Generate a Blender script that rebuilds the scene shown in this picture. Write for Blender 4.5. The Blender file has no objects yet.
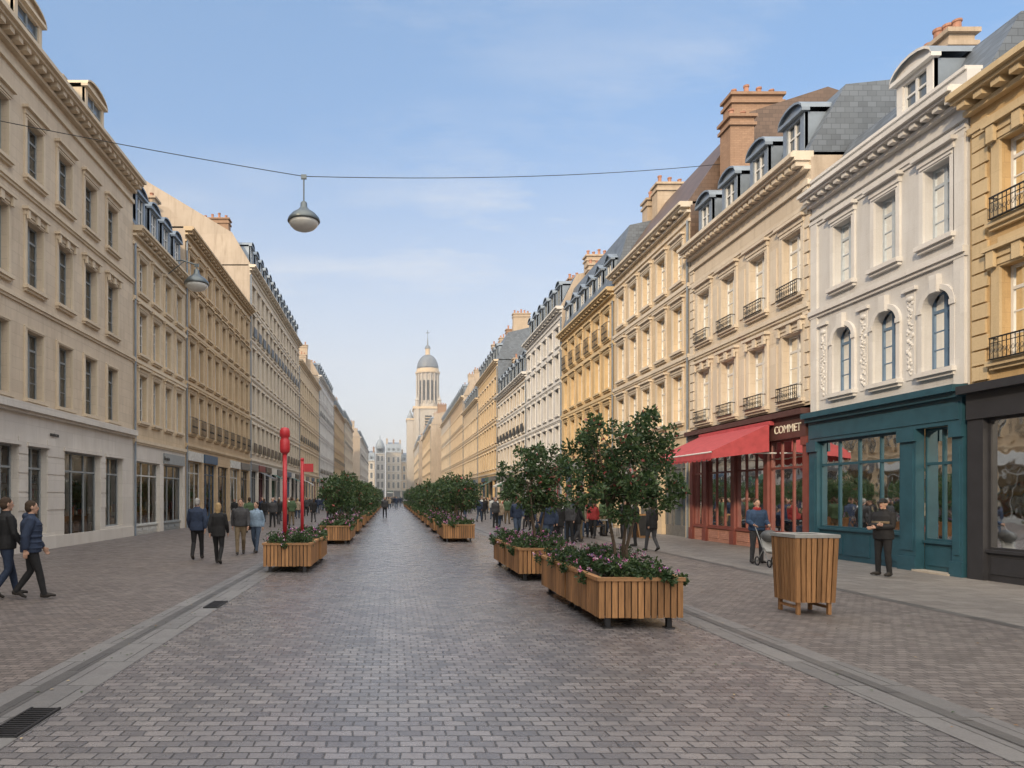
import bpy, math, random
import numpy as np
from mathutils import Vector, Matrix
from mathutils.bvhtree import BVHTree
random.seed(7); rng=np.random.default_rng(7)
S=bpy.context.scene
COL=S.collection
H0=1.85; F=683.0
# ------------------------------------------------------------------ materials
def newmat(name):
    m=bpy.data.materials.new(name); m.use_nodes=True
    nt=m.node_tree; nt.nodes.clear()
    out=nt.nodes.new('ShaderNodeOutputMaterial')
    return m,nt,out
def N(nt,t,**kw):
    n=nt.nodes.new(t)
    for k,v in kw.items(): setattr(n,k,v)
    return n
def L(nt,a,b): nt.links.new(a,b)
def c4(c,k=1.0): return (min(c[0]*k,1),min(c[1]*k,1),min(c[2]*k,1),1)
def mixc(nt,fac,a,b,blend='MIX'):
    n=nt.nodes.new('ShaderNodeMix'); n.data_type='RGBA'; n.blend_type=blend
    for sock,v in ((n.inputs[0],fac),(n.inputs[6],a),(n.inputs[7],b)):
        if isinstance(v,bpy.types.NodeSocket): nt.links.new(v,sock)
        else: sock.default_value=v
    return n.outputs[2]
def mapr(nt,v,a,b,c,d):
    n=nt.nodes.new('ShaderNodeMapRange'); nt.links.new(v,n.inputs[0])
    for i,x in enumerate((a,b,c,d)): n.inputs[i+1].default_value=x
    return n.outputs[0]
def noise(nt,vec,scale,detail=4,rough=.55):
    n=N(nt,'ShaderNodeTexNoise'); n.inputs['Scale'].default_value=scale; n.inputs['Detail'].default_value=detail; n.inputs['Roughness'].default_value=rough
    if vec is not None: L(nt,vec,n.inputs['Vector'])
    return n.outputs['Fac']
def scalev(nt,v,s):
    n=N(nt,'ShaderNodeVectorMath',operation='MULTIPLY'); L(nt,v,n.inputs[0]); n.inputs[1].default_value=s; return n.outputs[0]
def pos(nt): return N(nt,'ShaderNodeNewGeometry').outputs['Position']
def island(nt): return N(nt,'ShaderNodeNewGeometry').outputs['Random Per Island']
def bsdf(nt,out,col,rough=.7,metal=0,spec=.5,bump=None,bstr=.3,bdist=.01):
    p=N(nt,'ShaderNodeBsdfPrincipled')
    if isinstance(col,bpy.types.NodeSocket): L(nt,col,p.inputs['Base Color'])
    else: p.inputs['Base Color'].default_value=col
    if isinstance(rough,bpy.types.NodeSocket): L(nt,rough,p.inputs['Roughness'])
    else: p.inputs['Roughness'].default_value=rough
    p.inputs['Metallic'].default_value=metal; p.inputs['Specular IOR Level'].default_value=spec
    if bump is not None:
        b=N(nt,'ShaderNodeBump'); b.inputs['Strength'].default_value=bstr; b.inputs['Distance'].default_value=bdist
        L(nt,bump,b.inputs['Height']); L(nt,b.outputs[0],p.inputs['Normal'])
    L(nt,p.outputs[0],out.inputs[0]); return p
def m_plain(name,c,rough=.6,metal=0,var=.2,scale=6,bump=.15,spec=.5):
    m,nt,out=newmat(name); P=pos(nt)
    f=noise(nt,P,scale,6)
    col=mixc(nt,mapr(nt,f,.3,.7,0,1),c4(c,1-var),c4(c,1+var))
    bsdf(nt,out,col,rough,metal,spec,f,bump,.01); return m
def facvec(nt):
    P=pos(nt); s=N(nt,'ShaderNodeSeparateXYZ'); L(nt,P,s.inputs[0])
    a=N(nt,'ShaderNodeMath',operation='ADD'); L(nt,s.outputs[0],a.inputs[0]); L(nt,s.outputs[1],a.inputs[1])
    c=N(nt,'ShaderNodeCombineXYZ'); L(nt,a.outputs[0],c.inputs[0]); L(nt,s.outputs[2],c.inputs[1]); return P,c.outputs[0]
def brick(nt,vec,w,h,mort,c1,c2,cm,smooth=.1,off=.5):
    b=N(nt,'ShaderNodeTexBrick'); L(nt,vec,b.inputs['Vector']); b.offset=off
    b.inputs['Scale'].default_value=1; b.inputs['Brick Width'].default_value=w; b.inputs['Row Height'].default_value=h
    b.inputs['Mortar Size'].default_value=mort; b.inputs['Mortar Smooth'].default_value=smooth; b.inputs['Bias'].default_value=0
    b.inputs['Color1'].default_value=c1; b.inputs['Color2'].default_value=c2; b.inputs['Mortar'].default_value=cm
    return b
def m_stone(name,c,bw=.95,bh=.36,joint=.75,dirt=.5,mort=.009,var=.08):
    m,nt,out=newmat(name); P,V=facvec(nt)
    b=brick(nt,V,bw,bh,mort,c4(c,1-var),c4(c,1+var),c4(c,joint))
    f=noise(nt,P,1.1,6,.6); g=noise(nt,scalev(nt,P,(3,3,.35)),1.3,5,.65); h=noise(nt,P,28,3); q=noise(nt,P,.22,4,.6)
    col=mixc(nt,mapr(nt,f,.35,.7,0,.5),b.outputs[0],c4((c[0]*.80,c[1]*.765,c[2]*.72)))
    col=mixc(nt,mapr(nt,q,.4,.65,0,.4),col,c4((c[0]*.78,c[1]*.77,c[2]*.78)))
    col=mixc(nt,mapr(nt,g,.48,.75,0,dirt),col,c4((c[0]*.58,c[1]*.55,c[2]*.52)))
    col=mixc(nt,mapr(nt,h,.3,.7,0,.25),col,c4(c,1.15))
    a=N(nt,'ShaderNodeMath',operation='MULTIPLY_ADD'); L(nt,b.outputs['Fac'],a.inputs[0]); a.inputs[1].default_value=-1.0; L(nt,h,a.inputs[2])
    bsdf(nt,out,col,.85,0,.3,a.outputs[0],.4,.012); return m
def m_slate(name,c):
    m,nt,out=newmat(name); P,V=facvec(nt)
    b=brick(nt,V,.28,.17,.008,c4(c,.75),c4(c,1.25),c4(c,.4))
    f=noise(nt,P,.8,5)
    col=mixc(nt,mapr(nt,f,.35,.7,0,.5),b.outputs[0],c4((c[0]*1.3,c[1]*1.3,c[2]*1.25)))
    bsdf(nt,out,col,.5,0,.5,b.outputs['Fac'],-.5,.01); return m
def m_pave(name,ca,cb,cm,w,h,mort,rough=(.3,.6),tint=None,spec=.5,warp=.05):
    m,nt,out=newmat(name); P=pos(nt)
    nz=N(nt,'ShaderNodeTexNoise'); nz.inputs['Scale'].default_value=1.7; nz.inputs['Detail'].default_value=5; L(nt,P,nz.inputs['Vector'])
    d=N(nt,'ShaderNodeVectorMath',operation='MULTIPLY_ADD'); L(nt,nz.outputs['Color'],d.inputs[0]); d.inputs[1].default_value=(warp,warp,0); L(nt,P,d.inputs[2])
    nz2=N(nt,'ShaderNodeTexNoise'); nz2.inputs['Scale'].default_value=14; nz2.inputs['Detail'].default_value=2; L(nt,P,nz2.inputs['Vector'])
    d2=N(nt,'ShaderNodeVectorMath',operation='MULTIPLY_ADD'); L(nt,nz2.outputs['Color'],d2.inputs[0]); d2.inputs[1].default_value=(.022,.022,0); L(nt,d.outputs[0],d2.inputs[2])
    V=d2.outputs[0]
    b=brick(nt,V,w,h,mort,c4(ca),c4(cb),c4(cm),.5)
    f=noise(nt,P,.35,5,.6); g=noise(nt,P,2.6,6,.65); k=noise(nt,P,60,3); j=noise(nt,P,.09,4,.6)
    col=b.outputs[0]
    col=mixc(nt,mapr(nt,f,.38,.66,0,.6),col,mixc(nt,1.0,col,c4(tint or (.8,.78,.8)),'MULTIPLY'))
    col=mixc(nt,mapr(nt,j,.42,.62,0,.5),col,mixc(nt,1.0,col,(.80,.79,.80,1),'MULTIPLY'))
    col=mixc(nt,mapr(nt,g,.42,.68,0,.45),col,mixc(nt,1.0,col,(.70,.67,.67,1),'MULTIPLY'))
    col=mixc(nt,mapr(nt,k,.3,.7,0,.45),col,mixc(nt,1.0,col,(1.4,1.38,1.35,1),'MULTIPLY'))
    a=N(nt,'ShaderNodeMath',operation='MULTIPLY_ADD'); L(nt,b.outputs['Fac'],a.inputs[0]); a.inputs[1].default_value=-1.2; L(nt,k,a.inputs[2])
    r=mapr(nt,g,.3,.7,rough[0],rough[1])
    bsdf(nt,out,col,r,0,spec,a.outputs[0],.5,.009); return m
def m_wood(name,c,axis=2):
    m,nt,out=newmat(name); P=pos(nt)
    s=[14,14,14]; s[axis]=1.2
    g=noise(nt,scalev(nt,P,tuple(s)),2.2,6,.6)
    col=mixc(nt,mapr(nt,g,.3,.7,0,1),c4(c,.62),c4(c,1.15))
    col=mixc(nt,1.0,col,mapr(nt,island(nt),0,1,.62,1.2),'MULTIPLY')
    bsdf(nt,out,col,.6,0,.4,g,.3,.004); return m
def m_glass(name,base=.14,tint=(.8,.84,.86)):
    m,nt,out=newmat(name)
    fr=N(nt,'ShaderNodeFresnel'); fr.inputs[0].default_value=1.5
    a=N(nt,'ShaderNodeMath',operation='ADD',use_clamp=True); L(nt,fr.outputs[0],a.inputs[0]); a.inputs[1].default_value=base
    t=N(nt,'ShaderNodeBsdfTransparent'); t.inputs[0].default_value=(*tint,1)
    g=N(nt,'ShaderNodeBsdfGlossy'); g.inputs['Roughness'].default_value=.03; g.inputs['Color'].default_value=(.9,.93,.95,1)
    bn=N(nt,'ShaderNodeBump'); bn.inputs['Strength'].default_value=.12; bn.inputs['Distance'].default_value=.05
    L(nt,noise(nt,pos(nt),1.3,2),bn.inputs['Height']); L(nt,bn.outputs[0],g.inputs['Normal'])
    x=N(nt,'ShaderNodeMixShader'); L(nt,a.outputs[0],x.inputs[0]); L(nt,t.outputs[0],x.inputs[1]); L(nt,g.outputs[0],x.inputs[2]); L(nt,x.outputs[0],out.inputs[0]); return m
def m_leaf(name,c,c2):
    m,nt,out=newmat(name)
    col=mixc(nt,island(nt),c4(c),c4(c2))
    col=mixc(nt,mapr(nt,noise(nt,pos(nt),3.0,2),.35,.65,0,.4),col,mixc(nt,1.0,col,(.55,.6,.55,1),'MULTIPLY'))
    p=N(nt,'ShaderNodeBsdfPrincipled'); L(nt,col,p.inputs['Base Color']); p.inputs['Roughness'].default_value=.42
    t=N(nt,'ShaderNodeBsdfTranslucent'); L(nt,col,t.inputs[0])
    x=N(nt,'ShaderNodeMixShader'); x.inputs[0].default_value=.3; L(nt,p.outputs[0],x.inputs[1]); L(nt,t.outputs[0],x.inputs[2]); L(nt,x.outputs[0],out.inputs[0]); return m

M={}
M['lime']=m_stone('limestone_pale',(.60,.50,.385),1.0,.37)
M['lime_trim']=m_stone('limestone_trim',(.62,.52,.395),2.4,.9,.9,.4)
M['lime2']=m_stone('limestone_cool',(.60,.52,.42),1.0,.37)
M['lime2_trim']=m_stone('limestone_cool_trim',(.63,.56,.465),2.4,.9,.9,.4)
M['white_st']=m_stone('white_base_stone',(.62,.58,.53),1.3,.6,.8,.3)
M['cream']=m_stone('cream_stone',(.60,.48,.335),.9,.34)
M['cream_trim']=m_stone('cream_trim',(.63,.53,.40),2.4,.9,.92,.35)
M['tan']=m_stone('tan_stone',(.50,.375,.245),.9,.34)
M['tan_trim']=m_stone('tan_trim',(.55,.43,.29),2,.8,.9,.4)
M['ochre']=m_stone('ochre_stone',(.52,.365,.19),.8,.32,.85)
M['ochre_trim']=m_stone('ochre_trim',(.58,.46,.29),2,.8,.9)
M['yel']=m_stone('yellow_stone',(.58,.42,.235),.9,.34,.85)
M['white']=m_stone('white_render',(.58,.575,.57),1.6,.5,.93,.4,.006,.03)
M['white_trim']=m_stone('white_trim',(.64,.63,.615),3,1,.95,.3)
M['grey_st']=m_stone('grey_stone',(.44,.40,.35),.9,.34)
M['gable']=m_stone('gable_render',(.43,.36,.29),4,2,.93,.8)
M['pale_st']=m_stone('hazed_pale_stone',(.56,.51,.44),.9,.34,.95)  # distance haze painted into the stone colour of the far houses
M['slate']=m_slate('slate',(.115,.135,.165)); M['zinc']=m_plain('zinc',(.22,.26,.31),.45,.3,.15,2)
M['slate_p']=m_slate('hazed_slate',(.22,.26,.31))  # far roofs: slate colour lightened to imitate haze
M['tile']=m_slate('brown_tile',(.115,.075,.055))
M['brickch']=m_stone('chimney_brick',(.34,.22,.15),.22,.075,.7,.6,.01,.18)
M['chst']=m_stone('chimney_stone',(.46,.37,.28),.5,.25,.8,.7)
M['terracotta']=m_plain('terracotta',(.36,.18,.12),.7,0,.3,4)
M['fr_white']=m_plain('white_window_paint',(.64,.64,.63),.5,0,.06)
M['fr_grey']=m_plain('grey_window_paint',(.25,.27,.28),.5,0,.1)
M['fr_blue']=m_plain('blue_window_paint',(.10,.17,.27),.45,0,.1)
M['fr_teal']=m_plain('pale_blue_window_paint',(.40,.45,.50),.45,0,.1)
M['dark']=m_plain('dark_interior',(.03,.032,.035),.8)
M['curtain']=m_plain('curtain_cloth',(.17,.19,.21),.9,0,.3,9)
M['iron']=m_plain('black_iron',(.02,.02,.022),.4,.3)
M['glass']=m_glass('window_glass',.14,(.66,.73,.78)); M['sglass']=m_glass('shop_glass',.03,(.9,.92,.92))
m,nt,out=newmat('distant_window_glass')
cc=mixc(nt,island(nt),(.035,.045,.055,1),(.13,.15,.17,1)); bsdf(nt,out,cc,.12,0,.8); M['fglass']=m
m,nt,out=newmat('lit_lamp_globe'); em=N(nt,'ShaderNodeEmission'); em.inputs[0].default_value=(1,.72,.38,1); em.inputs[1].default_value=16; L(nt,em.outputs[0],out.inputs[0]); M['bulb']=m
M['shop_teal']=m_plain('teal_shop_paint',(.024,.076,.108),.38,0,.15,3,.05)
M['shop_red']=m_plain('red_shop_paint',(.17,.055,.047),.45,0,.15,3,.05)
M['shop_maroon']=m_plain('maroon_sign_paint',(.085,.04,.036),.45,0,.12,3,.05)
M['shop_dark']=m_plain('anthracite_shop_paint',(.030,.031,.037),.4,0,.12,3,.05)
M['pinkbrick']=m_stone('pink_brick',(.38,.20,.16),.22,.075,.7,.3,.01,.15)
M['shopw']=m_plain('shop_interior_wall',(.55,.42,.27),.8,0,.1)
M['shopf']=m_wood('shop_wood',(.34,.20,.10),1)
M['awn']=m_plain('red_awning_cloth',(.38,.06,.07),.75,0,.15,5)
for i,cg in enumerate([(.5,.38,.2),(.2,.3,.35),(.6,.55,.5),(.45,.15,.1),(.12,.14,.12),(.7,.65,.55),(.25,.35,.15),(.6,.38,.1)]):
    M['good%d'%i]=m_plain('shop_goods',cg,.6,0,.3,12)
M['fas0']=m_plain('blue_fascia',(.04,.09,.16),.5); M['fas1']=m_plain('grey_fascia',(.12,.12,.12),.5); M['fas2']=m_plain('green_fascia',(.03,.10,.06),.5)
M['fas3']=m_plain('white_fascia',(.5,.5,.48),.5); M['fas4']=m_plain('burgundy_fascia',(.16,.03,.04),.5)
M['wood']=m_wood('planter_wood',(.43,.22,.095)); M['woodx']=m_wood('planter_rim_wood',(.40,.215,.10),0)
M['steel']=m_plain('dark_steel',(.05,.05,.055),.45,.6); M['galv']=m_plain('galvanised_metal',(.35,.36,.36),.4,.6)
M['concrete']=m_plain('bin_top_grey',(.36,.35,.33),.8,0,.15,10)
M['soil']=m_plain('soil',(.05,.035,.025),.95,0,.3,20)
M['redpaint']=m_plain('red_paint',(.50,.03,.04),.4,0,.08,4,.03)
M['bark']=m_plain('bark',(.15,.11,.08),.9,0,.35,30,.5)
M['leafA']=m_leaf('leaf_dark',(.030,.066,.026),(.065,.12,.045)); M['leafB']=m_leaf('leaf_light',(.075,.13,.045),(.125,.18,.07))
M['petal']=m_plain('pink_petals',(.62,.16,.36),.6,0,.2); M['petalw']=m_plain('pale_pink_petals',(.75,.55,.66),.6,0,.1); M['petalp']=m_plain('purple_petals',(.30,.12,.45),.6,0,.1)
M['berry']=m_plain('red_berries',(.35,.08,.07),.5,0,.2)
M['letter']=m_plain('cream_lettering',(.75,.70,.58),.5); M['letterd']=m_plain('dark_lettering',(.05,.05,.05),.5)
M['lampw']=m_plain('lamp_diffuser',(.62,.62,.60),.3,0,.05); M['lampg']=m_plain('lamp_grey_metal',(.13,.15,.16),.35,.5,.08)

# ------------------------------------------------------------------ mesh helpers
class Acc:
    def __init__(s): s.v=[];s.f=[];s.m=[];s.mats=[]
    def mi(s,mat):
        if mat not in s.mats: s.mats.append(mat)
        return s.mats.index(mat)
    def add(s,vs,fs,mat):
        o=len(s.v); s.v.extend([tuple(p) for p in vs]); i=s.mi(mat)
        for f in fs: s.f.append(tuple(o+k for k in f)); s.m.append(i)
    def mesh(s,name,smooth=False):
        me=bpy.data.meshes.new(name); me.from_pydata(s.v,[],s.f)
        for k in s.mats: me.materials.append(M[k])
        me.polygons.foreach_set('material_index',s.m)
        if smooth: me.polygons.foreach_set('use_smooth',[True]*len(s.f))
        me.update(); return me
BF=[(0,3,2,1),(4,5,6,7),(0,1,5,4),(1,2,6,5),(2,3,7,6),(3,0,4,7)]
def abox(a,mat,x0,x1,y0,y1,z0,z1):
    a.add([(x0,y0,z0),(x1,y0,z0),(x1,y1,z0),(x0,y1,z0),(x0,y0,z1),(x1,y0,z1),(x1,y1,z1),(x0,y1,z1)],BF,mat)
def lathe(a,mat,c,prof,n=20):
    vs=[];fs=[]
    for r,z in prof:
        for k in range(n):
            t=2*math.pi*k/n; vs.append((c[0]+r*math.cos(t),c[1]+r*math.sin(t),c[2]+z))
    for i in range(len(prof)-1):
        for k in range(n): fs.append((i*n+k,i*n+(k+1)%n,(i+1)*n+(k+1)%n,(i+1)*n+k))
    fs.append(tuple(range(n-1,-1,-1))); fs.append(tuple((len(prof)-1)*n+k for k in range(n)))
    a.add(vs,fs,mat)
def tube(a,mat,pts,rad,n=8):
    pts=[Vector(p) for p in pts]
    if not isinstance(rad,(list,tuple)): rad=[rad]*len(pts)
    vs=[];fs=[]; prev=None
    for i,p in enumerate(pts):
        t=(pts[min(i+1,len(pts)-1)]-pts[max(i-1,0)]).normalized()
        ref=prev if prev is not None else (Vector((1,0,0)) if abs(t.x)<.9 else Vector((0,1,0)))
        u=(ref-t*ref.dot(t)).normalized(); prev=u; w=t.cross(u)
        r=rad[i]; ru,rw=(r if isinstance(r,tuple) else (r,r))
        for k in range(n):
            q=2*math.pi*k/n; vs.append(p+u*(ru*math.cos(q))+w*(rw*math.sin(q)))
    for i in range(len(pts)-1):
        for k in range(n): fs.append((i*n+k,i*n+(k+1)%n,(i+1)*n+(k+1)%n,(i+1)*n+k))
    fs.append(tuple(range(n-1,-1,-1))); fs.append(tuple((len(pts)-1)*n+k for k in range(n)))
    a.add(vs,fs,mat)
def ell(a,mat,c,r,n=12,rot=None):
    vs=[];fs=[];h=n//2+2
    c=Vector(c)
    for i in range(1,h):
        ph=math.pi*i/h
        for k in range(n):
            t=2*math.pi*k/n; p=Vector((r[0]*math.sin(ph)*math.cos(t),r[1]*math.sin(ph)*math.sin(t),r[2]*math.cos(ph)))
            if rot: p=rot@p
            vs.append(c+p)
    for i in range(h-2):
        for k in range(n): fs.append((i*n+k,(i+1)*n+k,(i+1)*n+(k+1)%n,i*n+(k+1)%n))
    T=Vector((0,0,r[2])); 
    if rot: T=rot@T
    a0=len(vs); vs.append(c+T); vs.append(c-T)
    for k in range(n):
        fs.append((a0,k,(k+1)%n)); fs.append((a0+1,(h-2)*n+(k+1)%n,(h-2)*n+k))
    a.add(vs,fs,mat)
def empty(name,loc):
    e=bpy.data.objects.new(name,None); e.location=loc; e.empty_display_size=.3; COL.objects.link(e); return e
def child(par,me,name,local=False):
    o=bpy.data.objects.new(name,me); COL.objects.link(o); o.parent=par
    if not local: o.matrix_parent_inverse=Matrix.Translation(-Vector(par.location))
    return o
def single(name,acc,smooth=False):
    o=bpy.data.objects.new(name,acc.mesh(name,smooth)); COL.objects.link(o); return o

# ------------------------------------------------------------------ building kit
class Bld:
    def __init__(s,name,O,U,W):
        s.name=name; s.O=Vector(O); s.U=Vector(U); s.W=Vector(W); s.parts={}
        s.flip=(s.U.cross(s.W)).z<0
    def P(s,u,w,z): return s.O+s.U*u+s.W*w+Vector((0,0,z))
    def acc(s,part):
        if part not in s.parts: s.parts[part]=Acc()
        return s.parts[part]
    def box(s,part,mat,u0,u1,w0,w1,z0,z1):
        a=s.acc(part)
        vs=[s.P(*p) for p in [(u0,w0,z0),(u1,w0,z0),(u1,w1,z0),(u0,w1,z0),(u0,w0,z1),(u1,w0,z1),(u1,w1,z1),(u0,w1,z1)]]
        a.add(vs,[f[::-1] for f in BF] if s.flip else BF,mat)
    def poly(s,part,mat,pts):
        a=s.acc(part); a.add([s.P(*p) for p in pts],[tuple(range(len(pts)))],mat)
    def done(s):
        e=empty(s.name,s.O)
        for k,a in s.parts.items(): child(e,a.mesh(k),k)
        return e
def wall(b,mat,u0,u1,z0,z1,ops,w=0):
    us=sorted(set([u0,u1]+[o[0] for o in ops]+[o[1] for o in ops])); zs=sorted(set([z0,z1]+[o[2] for o in ops]+[o[3] for o in ops]))
    us=[x for x in us if u0<=x<=u1]; zs=[x for x in zs if z0<=x<=z1]
    for j in range(len(zs)-1):
        zc=(zs[j]+zs[j+1])/2; run=None
        for i in range(len(us)-1):
            uc=(us[i]+us[i+1])/2
            hole=any(o[0]<uc<o[1] and o[2]<zc<o[3] for o in ops)
            if hole:
                if run is not None: b.poly('walls',mat,[(run,w,zs[j]),(us[i],w,zs[j]),(us[i],w,zs[j+1]),(run,w,zs[j+1])]); run=None
            elif run is None: run=us[i]
        if run is not None: b.poly('walls',mat,[(run,w,zs[j]),(us[-1],w,zs[j]),(us[-1],w,zs[j+1]),(run,w,zs[j+1])])
def reveal(b,mat,u0,u1,z0,z1,d,w=0,bottom=True):
    b.poly('walls',mat,[(u0,w,z0),(u0,w,z1),(u0,w-d,z1),(u0,w-d,z0)])
    b.poly('walls',mat,[(u1,w,z0),(u1,w,z1),(u1,w-d,z1),(u1,w-d,z0)])
    b.poly('walls',mat,[(u0,w,z1),(u1,w,z1),(u1,w-d,z1),(u0,w-d,z1)])
    if bottom: b.poly('walls',mat,[(u0,w,z0),(u1,w,z0),(u1,w-d,z0),(u0,w-d,z0)])
def window(b,u0,u1,z0,z1,st):
    wm=st['wall']; tr=st['trim']; fr=st['frame']; far=st.get('far',False); w=st.get('w',0)
    sw=st.get('sw',.15); d=.22
    reveal(b,wm,u0,u1,z0,z1,.22 if far else .55,w)
    if far:
        b.poly('windows','fglass',[(u0,w-d,z0),(u1,w-d,z0),(u1,w-d,z1),(u0,w-d,z1)])
        m=(u0+u1)/2
        b.box('windows',fr,m-.04,m+.04,w-d+.003,w-d+.04,z0,z1)
        b.box('windows',fr,u0,m-.04,w-d+.003,w-d+.04,z0+(z1-z0)*.68,z0+(z1-z0)*.68+.07)
        b.box('windows',fr,m+.04,u1,w-d+.003,w-d+.04,z0+(z1-z0)*.68,z0+(z1-z0)*.68+.07)
        b.box('trim',tr,u0-sw,u0,w,w+.06,z0,z1); b.box('trim',tr,u1,u1+sw,w,w+.06,z0,z1)
        b.box('trim',tr,u0-sw-.06,u1+sw+.06,w,w+.16,z1,z1+.2)
        b.box('trim',tr,u0-sw,u1+sw,w,w+.14,z0-.14,z0)
        return
    g=w-d; t=.06
    b.box('windows',fr,u0,u0+t,g-.03,g+.03,z0,z1); b.box('windows',fr,u1-t,u1,g-.03,g+.03,z0,z1)
    b.box('windows',fr,u0+t,u1-t,g-.03,g+.03,z1-t,z1); b.box('windows',fr,u0+t,u1-t,g-.03,g+.03,z0,z0+t+.03)
    m=(u0+u1)/2; zt=z0+(z1-z0)*.74
    b.box('windows',fr,m-.045,m+.045,g-.035,g+.04,z0+t+.03,z1-t)
    for (a0,a1) in ((u0+t,m-.045),(m+.045,u1-t)):
        b.box('windows',fr,a0,a1,g-.03,g+.035,zt,zt+.07)
        nb=st.get('bars',1)
        for k in range(nb):
            zz=z0+t+.03+(zt-z0-t-.03)*(k+1)/(nb+1); b.box('windows',fr,a0,a1,g-.015,g+.02,zz-.014,zz+.014)
    b.poly('glass','glass',[(u0+t,g,z0+t),(u1-t,g,z0+t),(u1-t,g,z1-t),(u0+t,g,z1-t)])
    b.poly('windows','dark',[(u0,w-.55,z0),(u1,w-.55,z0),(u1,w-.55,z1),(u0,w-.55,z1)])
    r=random.random(); cw=(u1-u0)*random.uniform(.16,.34)
    if r<.8:
        zb=z0 if random.random()<.6 else z0+(z1-z0)*random.uniform(.1,.6)
        for (a0,a1) in ((u0+.01,u0+cw),(u1-cw,u1-.01)) if r<.6 else ((u0+.01,u1-.01),):
            n=max(2,int((a1-a0)/.07)); 
            for k in range(n):
                x0=a0+(a1-a0)*k/n; x1=a0+(a1-a0)*(k+1)/n; wa=w-.33-.03*(k%2); wb=w-.33-.03*((k+1)%2)
                b.poly('curtains','curtain',[(x0,wa,zb),(x1,wb,zb),(x1,wb,z1),(x0,wa,z1)])
    if st.get('arch'):
        n=8; rad=(u1-u0)/2; zc=z1-st['arch']; k0=st['arch']
        arc=[(m-rad*math.cos(math.pi*i/(2*n)*1.0),zc+k0*math.sin(math.pi*i/(2*n))) for i in range(n+1)]
        for sgn in (1,-1):
            A=[(m+sgn*(a-m),zz) for a,zz in arc]; cu=u0 if sgn==1 else u1
            for i in range(n):
                b.poly('walls',wm,[(cu,w-.002,z1),(A[i][0],w-.002,A[i][1]),(A[i+1][0],w-.002,A[i+1][1])])
                b.poly('walls',wm,[(A[i][0],w,A[i][1]),(A[i+1][0],w,A[i+1][1]),(A[i+1][0],w-.18,A[i+1][1]),(A[i][0],w-.18,A[i][1])])
                f=1+sw/rad; o0=(m+(A[i][0]-m)*f,zc+(A[i][1]-zc)*f); o1=(m+(A[i+1][0]-m)*f,zc+(A[i+1][1]-zc)*f)
                b.poly('trim',tr,[(A[i][0],w+.07,A[i][1]),(A[i+1][0],w+.07,A[i+1][1]),(o1[0],w+.07,o1[1]),(o0[0],w+.07,o0[1])])
                b.poly('trim',tr,[(o0[0],w+.07,o0[1]),(o1[0],w+.07,o1[1]),(o1[0],w,o1[1]),(o0[0],w,o0[1])])
                b.poly('trim',tr,[(A[i][0],w+.07,A[i][1]),(A[i+1][0],w+.07,A[i+1][1]),(A[i+1][0],w,A[i+1][1]),(A[i][0],w,A[i][1])])
        b.box('trim',tr,u0-sw,u0,w,w+.07,z0,zc); b.box('trim',tr,u1,u1+sw,w,w+.07,z0,zc)
        b.box('trim',tr,m-.11,m+.11,w+.002,w+.14,z1-.06,z1+.36)
        b.box('trim',tr,u0-sw-.03,u0,w+.072,w+.1,zc-.06,zc+.06); b.box('trim',tr,u1,u1+sw+.03,w+.072,w+.1,zc-.06,zc+.06)
    else:
        b.box('trim',tr,u0-sw,u0,w,w+.06,z0,z1); b.box('trim',tr,u1,u1+sw,w,w+.06,z0,z1)
        b.box('trim',tr,u0-sw,u1+sw,w,w+.06,z1,z1+sw)
        b.box('trim',tr,u0-sw*.55,u1+sw*.55,w+.062,w+.085,z1+.04,z1+sw-.04)
        lt=st.get('lintel',1)
        if lt:
            b.box('trim',tr,u0-sw-.02,u1+sw+.02,w,w+.10,z1+sw,z1+sw+.16)
            b.box('trim',tr,u0-sw-.09,u1+sw+.09,w,w+.21,z1+sw+.16,z1+sw+.25)
            if lt==2:
                b.box('trim',tr,u0-sw,u0-.02,w+.1,w+.18,z1+.0,z1+sw+.155); b.box('trim',tr,u1+.02,u1+sw,w+.1,w+.18,z1+.0,z1+sw+.155)
                b.box('trim',tr,m-.1,m+.1,w+.10,w+.17,z1+.01,z1+sw+.155)
    b.box('trim',tr,u0-sw-.04,u1+sw+.04,w,w+.17,z0-.11,z0-.0)
    b.box('trim',tr,u0-sw,u1+sw,w,w+.10,z0-.19,z0-.11)
    if st.get('balc'):
        hb=st['balc']; e0=u0-.06; e1=u1+.06; wz=w+.22
        b.box('balconies','iron',e0,e1,w+.18,w+.25,z0+.0,z0+.02)
        b.box('balconies','iron',e0,e1,wz-.015,wz+.015,z0+hb,z0+hb+.03); b.box('balconies','iron',e0,e1,wz-.01,wz+.01,z0+hb*.76,z0+hb*.76+.014)
        for ee in (e0,e1): b.box('balconies','iron',ee-.012,ee+.012,w,wz-.015,z0+hb,z0+hb+.024)
        n=int((e1-e0)/.1)
        for k in range(n+1):
            x=e0+.01+(e1-e0-.02)*k/n; b.box('balconies','iron',x-.006,x+.006,wz-.006,wz+.006,z0+.02,z0+hb)
            if k<n:
                xm=x+.05*(e1-e0)/(n*.1); ring=[b.P(xm+.03*math.cos(q*math.pi/4),wz,z0+hb*.42+.05*math.sin(q*math.pi/4)) for q in range(9)]
                tube(b.acc('balconies'),'iron',ring,.006,4)
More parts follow.
